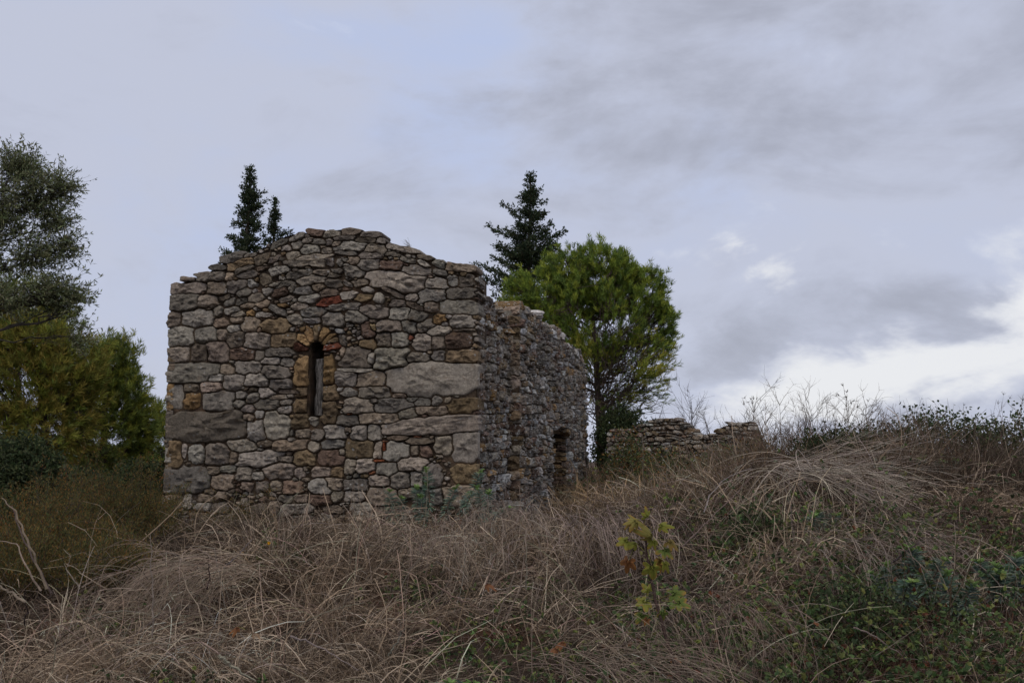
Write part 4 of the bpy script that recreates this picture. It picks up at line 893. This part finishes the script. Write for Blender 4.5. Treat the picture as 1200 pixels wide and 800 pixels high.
for px, pt, Y, hw, lb in ((62, 532, 10.8, 12, 'tall narrow feathery tip, leftmost of the four standing over the rusty shrubs'), (100, 518, 12.0, 12, 'tall narrow feathery tip, second from the left over the rusty shrubs'), (135, 526, 11.8, 11, 'tall narrow feathery tip, third from the left over the rusty shrubs'), (178, 540, 12.4, 11, 'tall narrow feathery tip nearest the chapel corner')):
    shrub('feathery_shrub', 'shrub', px, pt, Y, hw, lb, g7, RG * np.array([1.35, 1.05, 1.0]), (.032, .008), 14, 24, 'feather', 'feathery shrubs on the left')
shrub('feathery_shrub', 'shrub', 270, 556, 13.3, 14, 'thin feathery green brown shrub growing against the chapel front', g7, RG * 1.25, (.030, .007), 16, 22, 'feather', 'feathery shrubs at the chapel front')
shrub('feathery_shrub', 'shrub', 312, 590, 13.2, 10, 'smaller feathery shrub beside the thin one at the chapel front', g7, RG * 1.2, (.030, .007), 8, 22, 'feather', 'feathery shrubs at the chapel front')
# dark bush at the pine's foot and greenery on the skyline right
shrub('evergreen_bush', 'bush', 732, 478, 26.5, 40, 'dark shrub at the foot of the round pine', g7, DG, (.08, .035), 420, 30, group='bushes on the right')
shrub('leafy_bush', 'bush', 1082, 486, 12.6, 46, 'dark leafy bush standing highest on the right skyline', g7, DG * 1.3, (.046, .028), 210, 18, group='bushes on the right')
shrub('leafy_bush', 'bush', 1148, 492, 12.2, 36, 'leafy bush on the skyline between the highest bush and the right edge', g7, DG * 1.3, (.046, .028), 170, 17, group='bushes on the right')
shrub('leafy_bush', 'bush', 1194, 484, 11.8, 30, 'leafy bush on the skyline at the right edge', g7, DG * 1.3, (.044, .026), 130, 16, group='bushes on the right')
shrub('evergreen_bush', 'bush', 985, 510, 12.0, 52, 'near black bush under the arching pale canes', g7, DG * .9, (.05, .026), 300, 24, group='bushes on the right')
shrub('evergreen_bush', 'bush', 1035, 505, 12.8, 40, 'low dark bush between the pale canes and the highest leafy bush', g7, DG * 1.1, (.045, .026), 180, 18, group='bushes on the right')
BR_ = np.concatenate([DG * 1.3, RG * 1.2, [(.12, .05, .02)]])
for px, pt, Y, hw, lb in ((738, 508, 19, 34, 'rusty bramble bush hiding the left end of the ruined wall'), (785, 528, 17.5, 40, 'low rusty bush before the middle of the ruined wall'), (845, 522, 17.5, 34, 'brownish bush before the wall stump'), (892, 520, 15.5, 26, 'brown bush at the right foot of the wall stump')):
    shrub('bramble_bush', 'bush', px, pt, Y, hw, lb, g7, BR_, (.05, .03), 170, 16, group='bushes before the ruined wall')
shrub('bramble_bush', 'bush', 880, 600, 9.6, 40, 'dark bramble bush in the middle of the right slope', g7, DG * 1.2, (.040, .026), 130, 14, group='bushes on the right')
shrub('bramble_bush', 'bush', 1000, 690, 6.9, 60, 'low bramble bush in the lower right foreground', g7, DG * 1.2, (.034, .022), 150, 12, group='bushes on the right')
# far trees on the horizon left and right, small
for px, pt, Y, hw, lb in ((150, 520, 60, 60, 'far dark wood seen past the left corner of the chapel'), (20, 505, 62, 70, 'far dark wood behind the left bushes')):
    shrub('far_tree', 'tree', px, pt, Y, hw, lb, g7, DG, (.30, .16), 240, 22, group='far trees')
# ------------------------------------------------------------------ bare twigs, canes, single plants
def branchy(mb, b, g, H, nmain, spread, levels=2, kids=6, r=.006, col=(.13, .10, .08), grav=-.02, wig=.07, mi=0, sides=3):
    """bare shrub: stems, side shoots, twigs"""
    P0 = b + np.concatenate([g.normal(size=(nmain, 2)) * spread * .12, np.zeros((nmain, 1))], 1)
    D0 = np.stack([g.normal(size=nmain) * spread, g.normal(size=nmain) * spread, np.ones(nmain)], 1)
    p = grow(P0, D0, H * g.uniform(.55, 1.05, nmain), 10, grav, wig, g); tubes(mb, p, np.full(nmain, r), sides, colvar(col, nmain, .2), mi, g); tips = p
    L0 = H
    for l in range(levels):
        m = len(p); i = np.repeat(np.arange(m), kids); k = g.integers(2 if l else 3, p.shape[1], len(i)); s0 = p[i, k]; tan = unit(p[i, k] - p[i, k - 1]); L0 *= .36
        d = unit(tan + unit(np.cross(tan, rvec(len(i), g))) * g.uniform(.5, 1.1, (len(i), 1)))
        p = grow(s0, d, L0 * g.uniform(.4, 1.2, len(i)), 6, grav * .5, wig, g); r *= .5
        tubes(mb, p, np.full(len(i), max(r, .0018)), sides, colvar(col, len(i), .2), mi, g)
    return p
g8 = np.random.default_rng(18)
TW = (.165, .125, .092)
bare = [(900, 500, 12.6, 'bare twiggy bush at the right foot of the ruined wall stump', .55), (925, 490, 12.8, 'bare grey bush on the skyline left of the tallest dry stalk', .6), (955, 480, 12.4, 'bare thorny bush rising over the pale canes', .6), (1085, 505, 12.0, 'bare twigs mixed with the highest leafy bush', .5), (1030, 500, 12.4, 'bare bush above the low dark bush', .5), (1190, 505, 11.4, 'bare bush rising at the right edge of the skyline', .5),
        (1010, 490, 12.7, 'bare bush with brown seed heads right of the tallest dry stalk', .5), (1055, 520, 12.0, 'bare twigs crossing in front of the highest leafy bush', .45), (1130, 520, 11.6, 'bare brown twigs between the two leafy skyline bushes', .4),
        (1175, 530, 11.0, 'bare brown twigs low at the right edge', .4), (850, 535, 14, 'bare grey twigs below the ruined wall', .5), (985, 505, 13.2, 'bare tangled bush right behind the dark bush', .55)]
for px, pt, Y, lb, sprd in bare:
    t_ = P(px, pt, Y); b = gpt(t_[0], Y); mb = MB(); branchy(mb, b, g8, max(.4, t_[2] - b[2]) * 1.2, 16, sprd, 2, 7, .007, TW)
    tag(mb.build('bare_bush', M_BARK, origin=tuple(b)), lb, 'bare bush', 'bare bushes along the skyline')
# small bare trees standing behind the ruined wall
for px, pt, Y, lb, n in ((806, 456, 26.5, 'leafless sapling rising behind the middle of the ruined wall', 3), (778, 468, 27, 'thin leafless sapling behind the left end of the ruined wall', 2), (842, 478, 26, 'leafless sapling in the dip of the ruined wall', 2), (861, 463, 26, 'single bare whip behind the wall stump', 1)):
    t_ = P(px, pt, Y); b = gpt(t_[0], Y); mb = MB(); branchy(mb, b, g8, t_[2] - b[2], n + 1, .12, 2, 9, .016, (.10, .085, .08), wig=.035)
    tag(mb.build('bare_sapling', M_BARK, origin=tuple(b)), lb, 'bare sapling', 'bare saplings behind the ruin')
# tall dry stalks
def stalk(px0, py0, px1, py1, Y, lb, g, kids=5, r=.005, col=(.24, .19, .15), umbel=False, cat='dry stalk', group='tall dry stalks'):
    a = P(px0, py0, Y); e = P(px1, py1, Y + g.normal() * .1); mb = MB(); p = curve(a[None], e[None], np.array([[.02, 0, 0]]), 12, .006, g); tubes(mb, p, np.array([r]), 5, colvar(col, 1, .1))
    H = np.linalg.norm(e - a); n = kids
    if n:
        s0 = p[0][g.integers(6, 12, n)] if not umbel else np.tile(p[0][-3], (n, 1))
        d = unit(np.stack([g.normal(size=n) * .8, g.normal(size=n) * .5, np.full(n, 1.0)], 1)); q = grow(s0, d, H * g.uniform(.10, .24, n), 5, -.01, .06, g); tubes(mb, q, np.full(n, r * .5), 3, colvar(col, n, .1))
        i = np.repeat(np.arange(n), 5); s1 = q[i, -1]; d1 = unit(d[i] + rvec(len(i), g) * .8); q1 = grow(s1, d1, H * .05 * g.uniform(.6, 1.3, len(i)), 3, 0, .05, g); tubes(mb, q1, np.full(len(i), r * .6), 3, colvar(np.array(col) * .6, len(i), .1))
    return tag(mb.build('dry_stalk', M_BARK, origin=tuple(a)), lb, cat, group)
stalk(884, 560, 882, 468, 14, 'tall thin dry stalk with forked head, just right of the ruined wall stump', g8, 7, .006, (.15, .12, .10), True)
stalk(998, 540, 990, 462, 12.5, 'tallest dry stalk with drooping seed heads on the skyline', g8, 8, .007, (.14, .10, .08))
stalk(1022, 545, 1014, 480, 12.4, 'dry stalk with a feathery brown head right of the tallest one', g8, 7, .006, (.19, .14, .11))
stalk(1049, 540, 1048, 487, 12, 'slim upright stalk left of the highest leafy bush', g8, 3, .004, (.2, .16, .13))
stalk(1114, 535, 1091, 484, 11.5, 'dark leaning stick in front of the highest leafy bush', g8, 2, .006, (.07, .05, .045))
stalk(1130, 535, 1129, 476, 11.6, 'thin pale stalk right of the highest leafy bush', g8, 2, .004, (.2, .17, .14))
stalk(1149, 548, 1142, 500, 11.2, 'thick dark stick before the right skyline bush', g8, 1, .008, (.08, .055, .05))
stalk(1112, 530, 1116, 492, 11.6, 'short dark stick between two skyline stalks', g8, 1, .006, (.08, .055, .05))
stalk(1172, 560, 1174, 470, 11.4, 'thin bare stalk near the right edge of the skyline', g8, 4, .004, (.13, .10, .09))
stalk(178, 745, 176, 625, 6.6, 'straight pale stick standing in the grass left of the chapel', g8, 0, .006, (.27, .23, .20))
stalk(29, 735, 30, 690, 6.4, 'short dark stick at the left edge', g8, 0, .005, (.04, .03, .03))
stalk(257, 670, 297, 630, 8.6, 'grey stick leaning to the right before the chapel front', g8, 0, .008, (.22, .20, .18))
stalk(243, 690, 244, 655, 7.6, 'short brown peg of a stem in the left grass', g8, 0, .007, (.10, .07, .055))
stalk(1102, 800, 1128, 550, 6.2, 'long thin brown stem crossing the right brush', g8, 3, .004, (.10, .07, .05))
stalk(745, 640, 752, 560, 9, 'thin upright stem with few leaves above the fig sapling', g8, 3, .003, (.11, .09, .06))
stalk(690, 640, 684, 500, 12.2, 'pale upright stem at the far corner of the chapel wall', g8, 2, .004, (.22, .18, .14))
stalk(755, 610, 752, 508, 12.6, 'tall pale stem in front of the ruined wall', g8, 2, .005, (.26, .22, .18))
stalk(779, 600, 782, 520, 12.4, 'pale stem right of the tall pale one before the ruined wall', g8, 4, .004, (.24, .20, .17))
# bent broken stalks in the left foreground: one plant each
def bent(pts, Y, lb, r, col, g, nm='broken_stalk', group='broken stalks'):
    p = np.array([P(x, y, Y + dy) for x, y, dy in pts]); K = 16; t = np.linspace(0, len(pts) - 1, K); pp = np.stack([np.interp(t, np.arange(len(pts)), p[:, a]) for a in range(3)], 1)
    pp[1:-1] += g.normal(size=(K - 2, 3)) * .004; mb = MB(); tubes(mb, pp[None], np.array([r]), 5, colvar(col, 1, .1))
    return tag(mb.build(nm, M_BARK, origin=tuple(p[0])), lb, 'broken stalk', group)
bent([(55, 690, 0), (35, 640, 0), (18, 600, .1), (2, 583, .2)], 6.6, 'thick pale reed leaning out to the left edge', .009, (.25, .19, .15), g8)
bent([(60, 695, 0), (40, 655, 0), (22, 620, .1), (14, 592, .2)], 6.7, 'brown seed stalk beside the thick pale reed', .008, (.13, .09, .07), g8)
bent([(48, 692, 0), (30, 662, 0), (20, 636, .1), (-10, 634, .2)], 6.4, 'pale reed bent sideways below the leaning ones', .007, (.27, .21, .17), g8)
bent([(30, 705, 0), (10, 692, 0), (-20, 676, 0)], 6.0, 'thick pale reed lying low at the left edge', .009, (.26, .21, .16), g8)
bent([(93, 690, 0), (78, 665, 0), (83, 652, 0), (74, 643, 0)], 7.4, 'kinked pale stem with a hooked top in the left grass', .005, (.26, .21, .17), g8)
bent([(96, 688, 0), (112, 678, 0), (134, 672, 0)], 7.5, 'pale stem bowing right below the kinked one', .006, (.27, .23, .19), g8)
bent([(580, 730, 0), (600, 680, 0), (612, 645, 0), (616, 620, .1)], 6.6, 'upright reed, leftmost of the tepee of reeds in the centre', .006, (.25, .19, .14), g8, 'dry_reed', 'dry reeds in the centre')
bent([(592, 728, 0), (610, 690, 0), (616, 640, 0), (617, 618, .1)], 6.5, 'upright reed, middle of the tepee of reeds in the centre', .006, (.27, .21, .16), g8, 'dry_reed', 'dry reeds in the centre')
bent([(617, 690, 0), (617, 655, 0), (617, 618, .1)], 6.7, 'short straight reed inside the tepee of reeds in the centre', .006, (.23, .17, .13), g8, 'dry_reed', 'dry reeds in the centre')
bent([(505, 683, 0), (530, 697, 0), (560, 712, 0), (592, 724, 0)], 6.3, 'long brown reed lying diagonally in the centre foreground', .006, (.24, .17, .12), g8, 'dry_reed', 'dry reeds in the centre')
bent([(455, 768, 0), (466, 750, 0), (476, 733, 0)], 5.6, 'short pale stick poking up in the lower centre', .005, (.27, .22, .17), g8, 'dry_reed', 'dry reeds in the centre')
bent([(257, 767, 0), (275, 782, 0), (300, 798, 0)], 5.2, 'pale thick stick lying at the bottom left', .010, (.30, .25, .19), g8, 'dry_reed', 'dry reeds in the centre')
bent([(340, 745, 0), (370, 755, 0), (420, 785, -.2)], 5.8, 'long pale stem arching over the lower left grass', .006, (.26, .21, .17), g8, 'dry_reed', 'dry reeds in the centre')
bent([(800, 640, 0), (840, 600, .1), (880, 560, .2), (892, 552, .3)], 8.6, 'long bare branch slanting up across the middle of the right slope', .006, (.2, .155, .13), g8, 'dry_branch', 'slanting bare branches')
bent([(825, 600, 0), (832, 580, .1), (850, 560, .2), (880, 548, .2)], 9.5, 'pale arched cane below the ruined wall stump', .007, (.33, .29, .26), g8, 'dry_branch', 'slanting bare branches')
bent([(1044, 660, 0), (1062, 645, 0), (1080, 634, .1)], 7.5, 'dark branch slanting up among the right spurges', .008, (.07, .05, .045), g8, 'dry_branch', 'slanting bare branches')
bent([(1000, 735, 0), (1020, 742, 0), (1060, 770, 0), (1120, 780, .1)], 6.0, 'pale branch sprawling in the lower right corner', .006, (.27, .22, .18), g8, 'dry_branch', 'slanting bare branches')

# pale canes that arch over and hang like hair on the right slope
g9 = np.random.default_rng(19)
def canes(name, lb, px, py, Y, n, Lr, dirb, spread, grav, col, r, extra=3):
    col = tuple(np.array(col) * np.array([1.06, 1.01, .93])); b = P(px, py, Y); g = g9; P0 = b + g.normal(size=(n, 3)) * np.array([.22, .18, .05]) * spread; mb = MB()
    D0 = unit(np.array(dirb) + g.normal(size=(n, 3)) * .28); p = grow(P0, D0, g.uniform(*Lr, n), 12, grav, .045, g, .03)
    tubes(mb, p, r * g.uniform(.5, 1.2, n), 3, colvar(col, n, .2, .03))
    i = np.repeat(np.arange(n), extra); k = g.integers(3, 10, len(i)); d = unit(unit(p[i, k + 1] - p[i, k]) + rvec(len(i), g) * .45)
    q = grow(p[i, k], d, g.uniform(.15, .55, len(i)), 6, grav * 1.2, .06, g, .02); tubes(mb, q, np.full(len(i), r * .4), 2, colvar(col, len(i), .25, .03))
    # main stems down to the ground
    m = 8; s = b + g.normal(size=(m, 3)) * [.1, .1, .02]; e = s + g.normal(size=(m, 3)) * [.15, .15, 0]; e[:, 2] = ground(e[:, 0], e[:, 1]) - .02
    tubes(mb, curve(e, s, np.zeros((m, 3)), 6, .01, g), np.full(m, r * 1.1), 3, colvar(np.array(col) * .7, m, .15))
    return tag(mb.build(name, M_GRASS, origin=tuple(b)), lb, 'dead cane', 'dead arching canes')
PALE = (.42, .37, .33)
canes('dead_cane_clump', 'largest clump of pale arching canes, falling to the right like hair', 942, 552, 10.2, 150, (.6, 1.6), (.85, -.42, -.05), .9, .06, PALE, .005)
canes('dead_cane_clump', 'pale canes sweeping right over the near black bush', 950, 538, 11, 26, (.8, 1.8), (.95, -.2, .10), .8, .07, PALE, .005, 2)
canes('dead_cane_clump', 'thin pale canes falling left below the wall stump', 915, 550, 9.8, 12, (.5, 1.1), (-.7, -.4, .2), .8, .15, PALE, .004)
canes('dead_cane_clump', 'clump of grey canes hanging down left of the fig sapling', 700, 610, 9.2, 110, (.4, 1.0), (.2, -.7, .2), 1.3, .16, (.26, .21, .19), .0036)
canes('dead_cane_clump', 'grey canes hanging down below the chapel corner', 600, 600, 10.6, 110, (.4, .9), (.1, -.7, .2), 1.3, .16, (.24, .2, .175), .0036)
canes('dead_cane_clump', 'brown canes hanging over the dark hollow in front of the chapel corner', 540, 630, 9.4, 110, (.35, .8), (-.05, -.7, .2), 1.3, .18, (.24, .195, .165), .0034)
canes('dead_cane_clump', 'grey canes tumbling down the middle of the right slope', 1010, 640, 8, 110, (.4, 1.0), (.2, -.7, .2), 1.6, .15, (.25, .21, .185), .0034)
canes('dead_cane_clump', 'canes swept to the left on the left grass', 255, 665, 8.2, 120, (.4, .9), (-.75, -.3, .15), 1.2, .15, (.27, .215, .175), .0034)
canes('dead_cane_clump', 'brown canes spilling over the bottom edge in the middle', 700, 775, 5.0, 90, (.3, .8), (.6, -.3, .15), 1.0, .12, (.24, .19, .155), .0024)
canes('dead_cane_clump', 'brown canes sprawling in the lower right', 840, 715, 6.2, 80, (.3, .8), (.1, -.6, .25), 1.3, .15, (.2, .155, .13), .0026)
# fine dark twig tangle in the brush (nobody could count it)
def tangle(n, dens, cols, g, H=.32):
    x, y = field(n, -8, 9, 4.6, 13.5, g, dens); n = len(x); b = np.stack([x, y, ground(x, y)], 1); mb = MB()
    D0 = np.stack([g.normal(size=n) * .6, g.normal(size=n) * .6, np.ones(n)], 1); p = grow(b, D0, H * g.uniform(.5, 1.6, n), 7, .03, .10, g); tubes(mb, p, np.full(n, .0026), 2, colvar(cols, n, .25), g=g)
    i = np.repeat(np.arange(n), 4); k = g.integers(2, 7, len(i)); q = grow(p[i, k], unit(rvec(len(i), g) + [0, 0, .5]), H * .4 * g.uniform(.4, 1.2, len(i)), 4, .03, .1, g); tubes(mb, q, np.full(len(i), .0015), 2, colvar(cols, len(i), .25), g=g)
    return mb
right = lambda x, y: .35 + .65 * ss(-.5, 2.5, x)
tag(tangle(5200, right, (.17, .13, .11), g9).build('dead_twigs', M_GRASS), 'tangle of thin dead twigs standing in the brush', kind='stuff')
tag(tangle(4200, right, (.07, .05, .042), g9, .26).build('dead_twigs', M_GRASS), 'dark brown twigs in the brush', kind='stuff')

# ---- spurges
def spurge(label, loc, H, g, nst=3, ncol=np.array([(.125, .165, .13), (.09, .13, .10), (.17, .205, .155)]), tip=(.15, .22, .07), group='spurges by the chapel corner'):
    t = root('spurge', loc, label, 'spurge plant', group)
    for _ in range(nst):
        mb = MB(); a = g.uniform(0, 2 * math.pi); P0 = np.array(loc)[None] + g.normal(size=(1, 3)) * [.04, .04, 0]; D0 = np.array([[math.cos(a) * .3, math.sin(a) * .3, 1]])
        p = grow(P0, D0, np.array([H * g.uniform(.75, 1.1)]), 10, .02, .05, g); tubes(mb, p, np.array([.006]), 5, (.20, .10, .06)); 
        n = 130; u = (.42 + .58 * g.random(n) ** .7); k = u * 8.99; k0 = k.astype(int); f = (k - k0)[:, None]; pos = p[0][k0] * (1 - f) + p[0][k0 + 1] * f; th = g.uniform(0, 6.283, n)
        tan = unit(p[0][-1] - p[0][-3]); out = unit(np.stack([np.cos(th), np.sin(th), np.zeros(n)], 1)); droop = (u - .72)[:, None] * 2.6
        cc = colvar(ncol[g.integers(0, 3, n)], n, .2); tipm = u > .93; cc[tipm] = colvar(tip, tipm.sum(), .2)
        leaves(mb, pos, unit(out + tan * droop), unit(tan + out * .2), .09 * g.uniform(.7, 1.15, n) * np.where(tipm, .6, 1), .017, cc, mi=1, fold=.3)
        mb.build('stem', [M_BARK, M_LEAF], t)
    return t
sp = [(468, 635, 562, 12.2, 'spurge plant farthest left in the row before the chapel corner', 2), (495, 640, 548, 12.2, 'tall blue green spurge second from the left before the chapel corner', 3), (538, 640, 545, 12.3, 'tallest spurge with a bright tip, in front of the chapel corner', 2),
      (560, 650, 572, 11.8, 'spurge with its bare orange stem showing, right of the chapel corner', 3), (515, 640, 570, 11.9, 'short spurge between the tall ones before the chapel corner', 2), (575, 650, 620, 11.3, 'small spurge lowest in the grass right of the chapel corner', 2)]
for px, pb_, pt, Y, lb, ns in sp:
    t_ = P(px, pt, Y); b = gpt(t_[0], Y); spurge(lb, b, max(.3, t_[2] - b[2]), g9, ns)
for px, pt, Y, lb, ns, hh in ((1066, 648, 7.4, 'blue green spurge clump with a yellowing neighbour on the right slope', 6, .3), (1170, 655, 7.4, 'blue green spurge clump near the right edge', 7, .32), (1120, 668, 7.2, 'small spurge clump between the two larger ones on the right', 4, .25),
                              (1090, 560, 11, 'grey green spurge clump under the highest leafy bush', 7, .45), (525, 785, 5.1, 'low spurge at the bottom edge, middle', 4, .15), (955, 605, 9.4, 'spurge under the hanging pale canes', 4, .3), (1040, 575, 10.8, 'grey green spurge beside the near black bush', 5, .4)):
    t_ = P(px, pt, Y); b = gpt(t_[0], Y); spurge(lb, b, max(hh, t_[2] - b[2] + .04), g9, ns, group='spurges in the brush')

# ---- fig sapling in the right foreground
g10 = np.random.default_rng(20); Yf = 5.2
fpts = [(800, 830), (795, 790), (780, 745), (769, 708), (762, 670), (757, 640), (756, 614)]
fb = P(*fpts[0], Yf); fig = root('fig_sapling', fb, 'young fig sapling with yellowing lobed leaves in the right foreground', 'fig sapling')
pp = np.array([P(x, y, Yf) for x, y in fpts]); t = np.linspace(0, len(fpts) - 1, 18); pp = np.stack([np.interp(t, np.arange(len(fpts)), pp[:, a]) for a in range(3)], 1) + g10.normal(size=(18, 3)) * .0015
mb = MB(); tubes(mb, pp[None], np.linspace(.011, .005, 18)[None], 7, (.085, .055, .045)); mb.build('stem', M_BARK, fig)
def figleaf(mb, at, d, nrm, size, col, curl, g):
    """five-lobed leaf as a curved fan"""
    d = unit(np.array(d, float)); s = unit(np.cross(d, nrm)); up = np.cross(s, d); n = 41; th = np.linspace(-2.5, 2.5, n)
    rr = .55 + .45 * (.5 + .5 * np.cos(2 * math.pi * th / 1.12)) ** .7; rr = rr * (1 - .13 * np.abs(th)) * np.interp(th, np.linspace(-2.5, 2.5, 6), g.uniform(.7, 1.2, 6)) * size * .62
    rings = []
    for f in (.25, .6, 1.0):
        x = np.sin(th) * rr * f; y = size * .35 + np.cos(th) * rr * f; z = -curl * (x * x + (y - size * .3) ** 2) / size + .05 * size * np.cos(th * 5) * f + g.normal(size=n) * .012 * size
        rings.append(at + x[:, None] * s + y[:, None] * d + z[:, None] * up)
    c = at + d * size * .35; V = np.concatenate([rings[0], rings[1], rings[2], c[None], ]); ix = np.arange(3 * n).reshape(3, n)
    q = np.stack([ix[:-1, :-1], ix[:-1, 1:], ix[1:, 1:], ix[1:, :-1]], -1).reshape(-1, 4); tr_ = np.stack([ix[0, :-1], ix[0, 1:], np.full(n - 1, 3 * n)], -1)
    cc = np.tile(col, (len(V), 1)) * g.uniform(.85, 1.15, (len(V), 1)); edge = np.zeros(len(V), bool); edge[2 * n:3 * n] = g.random(n) < .45; cc[edge] = cc[edge] * .3 + np.array([.25, .12, .03]) * .7
    mb.add(V, q=q, t=tr_, col=cc)
    pet = curve((at - d * size * .45 - up * .01)[None], c[None], np.array([[0, 0, .005]]), 4, .001, g); tubes(mb, pet, np.array([.0022]), 3, (.20, .19, .05))
YG = (.125, .13, .022); GG = (.075, .10, .022); BR = (.13, .055, .02)
for px, py, dx, dz, sz, c, cu in ((772, 640, .9, -.5, .10, GG, .9), (762, 655, .25, -1, .11, YG, .7), (768, 618, .7, .35, .08, YG, 1.9), (750, 612, -.8, .3, .08, (.13, .115, .03), 2.2), (740, 632, -.8, -.1, .09, YG, .9), (762, 628, .4, -.6, .08, YG, 1.6), (739, 650, -.4, -.9, .09, BR, 1.8), (778, 632, .9, -.2, .08, (.14, .105, .03), 2.0), (757, 610, .2, 1, .07, YG, 1.2), (763, 634, .1, .5, .09, (.13, .115, .03), 3.0), (750, 640, -.7, .5, .07, YG, 2.6), (770, 650, .8, -.9, .07, (.12, .075, .02), 2.8), (745, 608, -.9, -.2, .06, (.14, .11, .03), 3.2), (776, 655, .5, -.5, .06, YG, 2.4),
                                  (762, 702, -.9, -.15, .11, YG, .7), (780, 698, .8, .3, .11, GG, .5), (786, 704, .95, -.1, .11, GG, .6), (757, 715, -.6, -.6, .08, GG, 1.0), (775, 712, .2, -.9, .07, GG, 1.2), (760, 722, -.5, -.5, .05, BR, 1.5), (764, 696, -.5, .6, .07, YG, 1.2)):
    mb = MB(); at = P(px, py, Yf - .02 + g10.normal() * .02); figleaf(mb, at, (dx, -.35 + g10.normal() * .2, dz), np.array([g10.normal() * .2, -.75, .6]), sz, c, cu, g10); mb.build('leaf', M_LEAF, fig, smooth=True)
# fallen brown leaves, each its own thing
for px, py, Y, sz, lb in ((665, 752, 5.6, .065, 'curled orange brown leaf on the grass left of the fig stem'), (655, 760, 5.5, .06, 'small brown leaf touching the larger curled one'), (784, 770, 5.4, .06, 'brown leaf by the fig stem'), (568, 685, 7.0, .07, 'flat orange brown leaf in the centre hollow'), (283, 735, 6.2, .06, 'brown leaf in the left grass'), (295, 742, 6.1, .05, 'pale brown leaf right beside the one in the left grass'),
                          (800, 703, 7, .05, 'orange leaf in the brambles right of the fig')):
    p = P(px, py, Y); mb = MB(); figleaf(mb, p, (g10.normal(), -.6, .3), np.array([0, -.5, .8]), sz, (.13, .055, .025) if 'pale' not in lb else (.17, .12, .08), 2.6, g10)
    tag(mb.build('fallen_leaf', M_LEAF, origin=tuple(p), smooth=True), lb, 'dead leaf', 'fallen leaves')
# yellow daisies at the chapel front
dz_ = root('yellow_daisy', gpt(P(305, 650, 9.5)[0], 9.5), 'green weed with two tiny yellow flowers in the grass before the chapel', 'flower plant')
mb = MB(); b = np.array(dz_['_o']); n = 9; e = P(312, 640, 9.5) + g10.normal(size=(n, 3)) * [.16, .1, .10]; pa = curve(np.tile(b, (n, 1)), e, g10.normal(size=(n, 3)) * .04, 8, .008, g10); tubes(mb, pa, np.full(n, .003), 3, (.06, .09, .03))
j = np.repeat(np.arange(n), 22); pos = pa[j, g10.integers(2, 8, len(j))]; leaves(mb, pos, unit(rvec(len(j), g10) + [0, 0, .5]), rvec(len(j), g10), .035, .012, colvar((.075, .11, .035), len(j)), mi=1); mb.build('stems', [M_BARK, M_LEAF], dz_)
for px, py in ((284, 648), (315, 636)):
    mb = MB(); c = P(px, py, 9.4); n = 12; a = np.arange(n) * 2 * math.pi / n; d = np.stack([np.cos(a), np.full(n, -.15), np.sin(a)], 1); leaves(mb, np.tile(c, (n, 1)), d, np.tile([0, -1., 0], (n, 1)), .018, .009, (.55, .30, .01)); 
    st = curve(b[None], c[None], np.array([[0, 0, .04]]), 8, .006, g10); tubes(mb, st, np.array([.0022]), 3, (.06, .09, .03)); mb.build('flower', M_LEAF, dz_)
# loose stones and clods of red earth
def rock(name, px, py, Y, s, col, lb, group, g, cat):
    p = P(px, py, Y); x, y = p[0], p[1]; c = np.array([x, y, float(ground(np.array([x]), np.array([y]))[0]) + s * .25])
    u = np.linspace(0, math.pi, 10)[:, None]; w = (np.arange(14) * 2 * math.pi / 14)[None]; d = np.stack([np.sin(u) * np.cos(w), np.sin(u) * np.sin(w), np.cos(u) * np.ones_like(w)], -1)
    k = np.array([1.2, .9, .65]) * s; f = 1 + .5 * (fbm(d[..., 0] * 2 + px, d[..., 1] * 2, d[..., 2] * 2 + 5, o=3) - .5); V = c + d * k * f[..., None]; V[0] = V[0].mean(0); V[-1] = V[-1].mean(0)
    ix = np.arange(140).reshape(10, 14); nx = np.roll(ix, -1, 1); mb = MB(); mb.add(V, q=np.stack([ix[:-1], nx[:-1], nx[1:], ix[1:]], -1), col=col); tag(mb.build(name, M_STONE if cat == 'stone' else M_BARK, origin=tuple(c)), lb, cat, group)
rock('loose_stone', 285, 736, 6.1, .05, (.34, .25, .17), 'light brown stone half buried in the left grass', 'loose stones', g10, 'stone')
rock('loose_stone', 293, 742, 6.0, .035, (.30, .2, .13), 'small brown stone touching the half buried one', 'loose stones', g10, 'stone')
rock('earth_clod', 195, 768, 5.5, .07, (.22, .075, .035), 'reddish clod of earth at the bottom left', 'earth clods', g10, 'earth clod')
rock('earth_clod', 210, 780, 5.35, .05, (.24, .08, .04), 'smaller reddish clod right of the larger one', 'earth clods', g10, 'earth clod')
rock('earth_clod', 188, 787, 5.2, .045, (.20, .07, .03), 'reddish clod nearest the bottom edge', 'earth clods', g10, 'earth clod')
for o in bpy.data.objects:
    if '_o' in o: del o['_o']
print('verts', sum(len(m.vertices) for m in bpy.data.meshes))
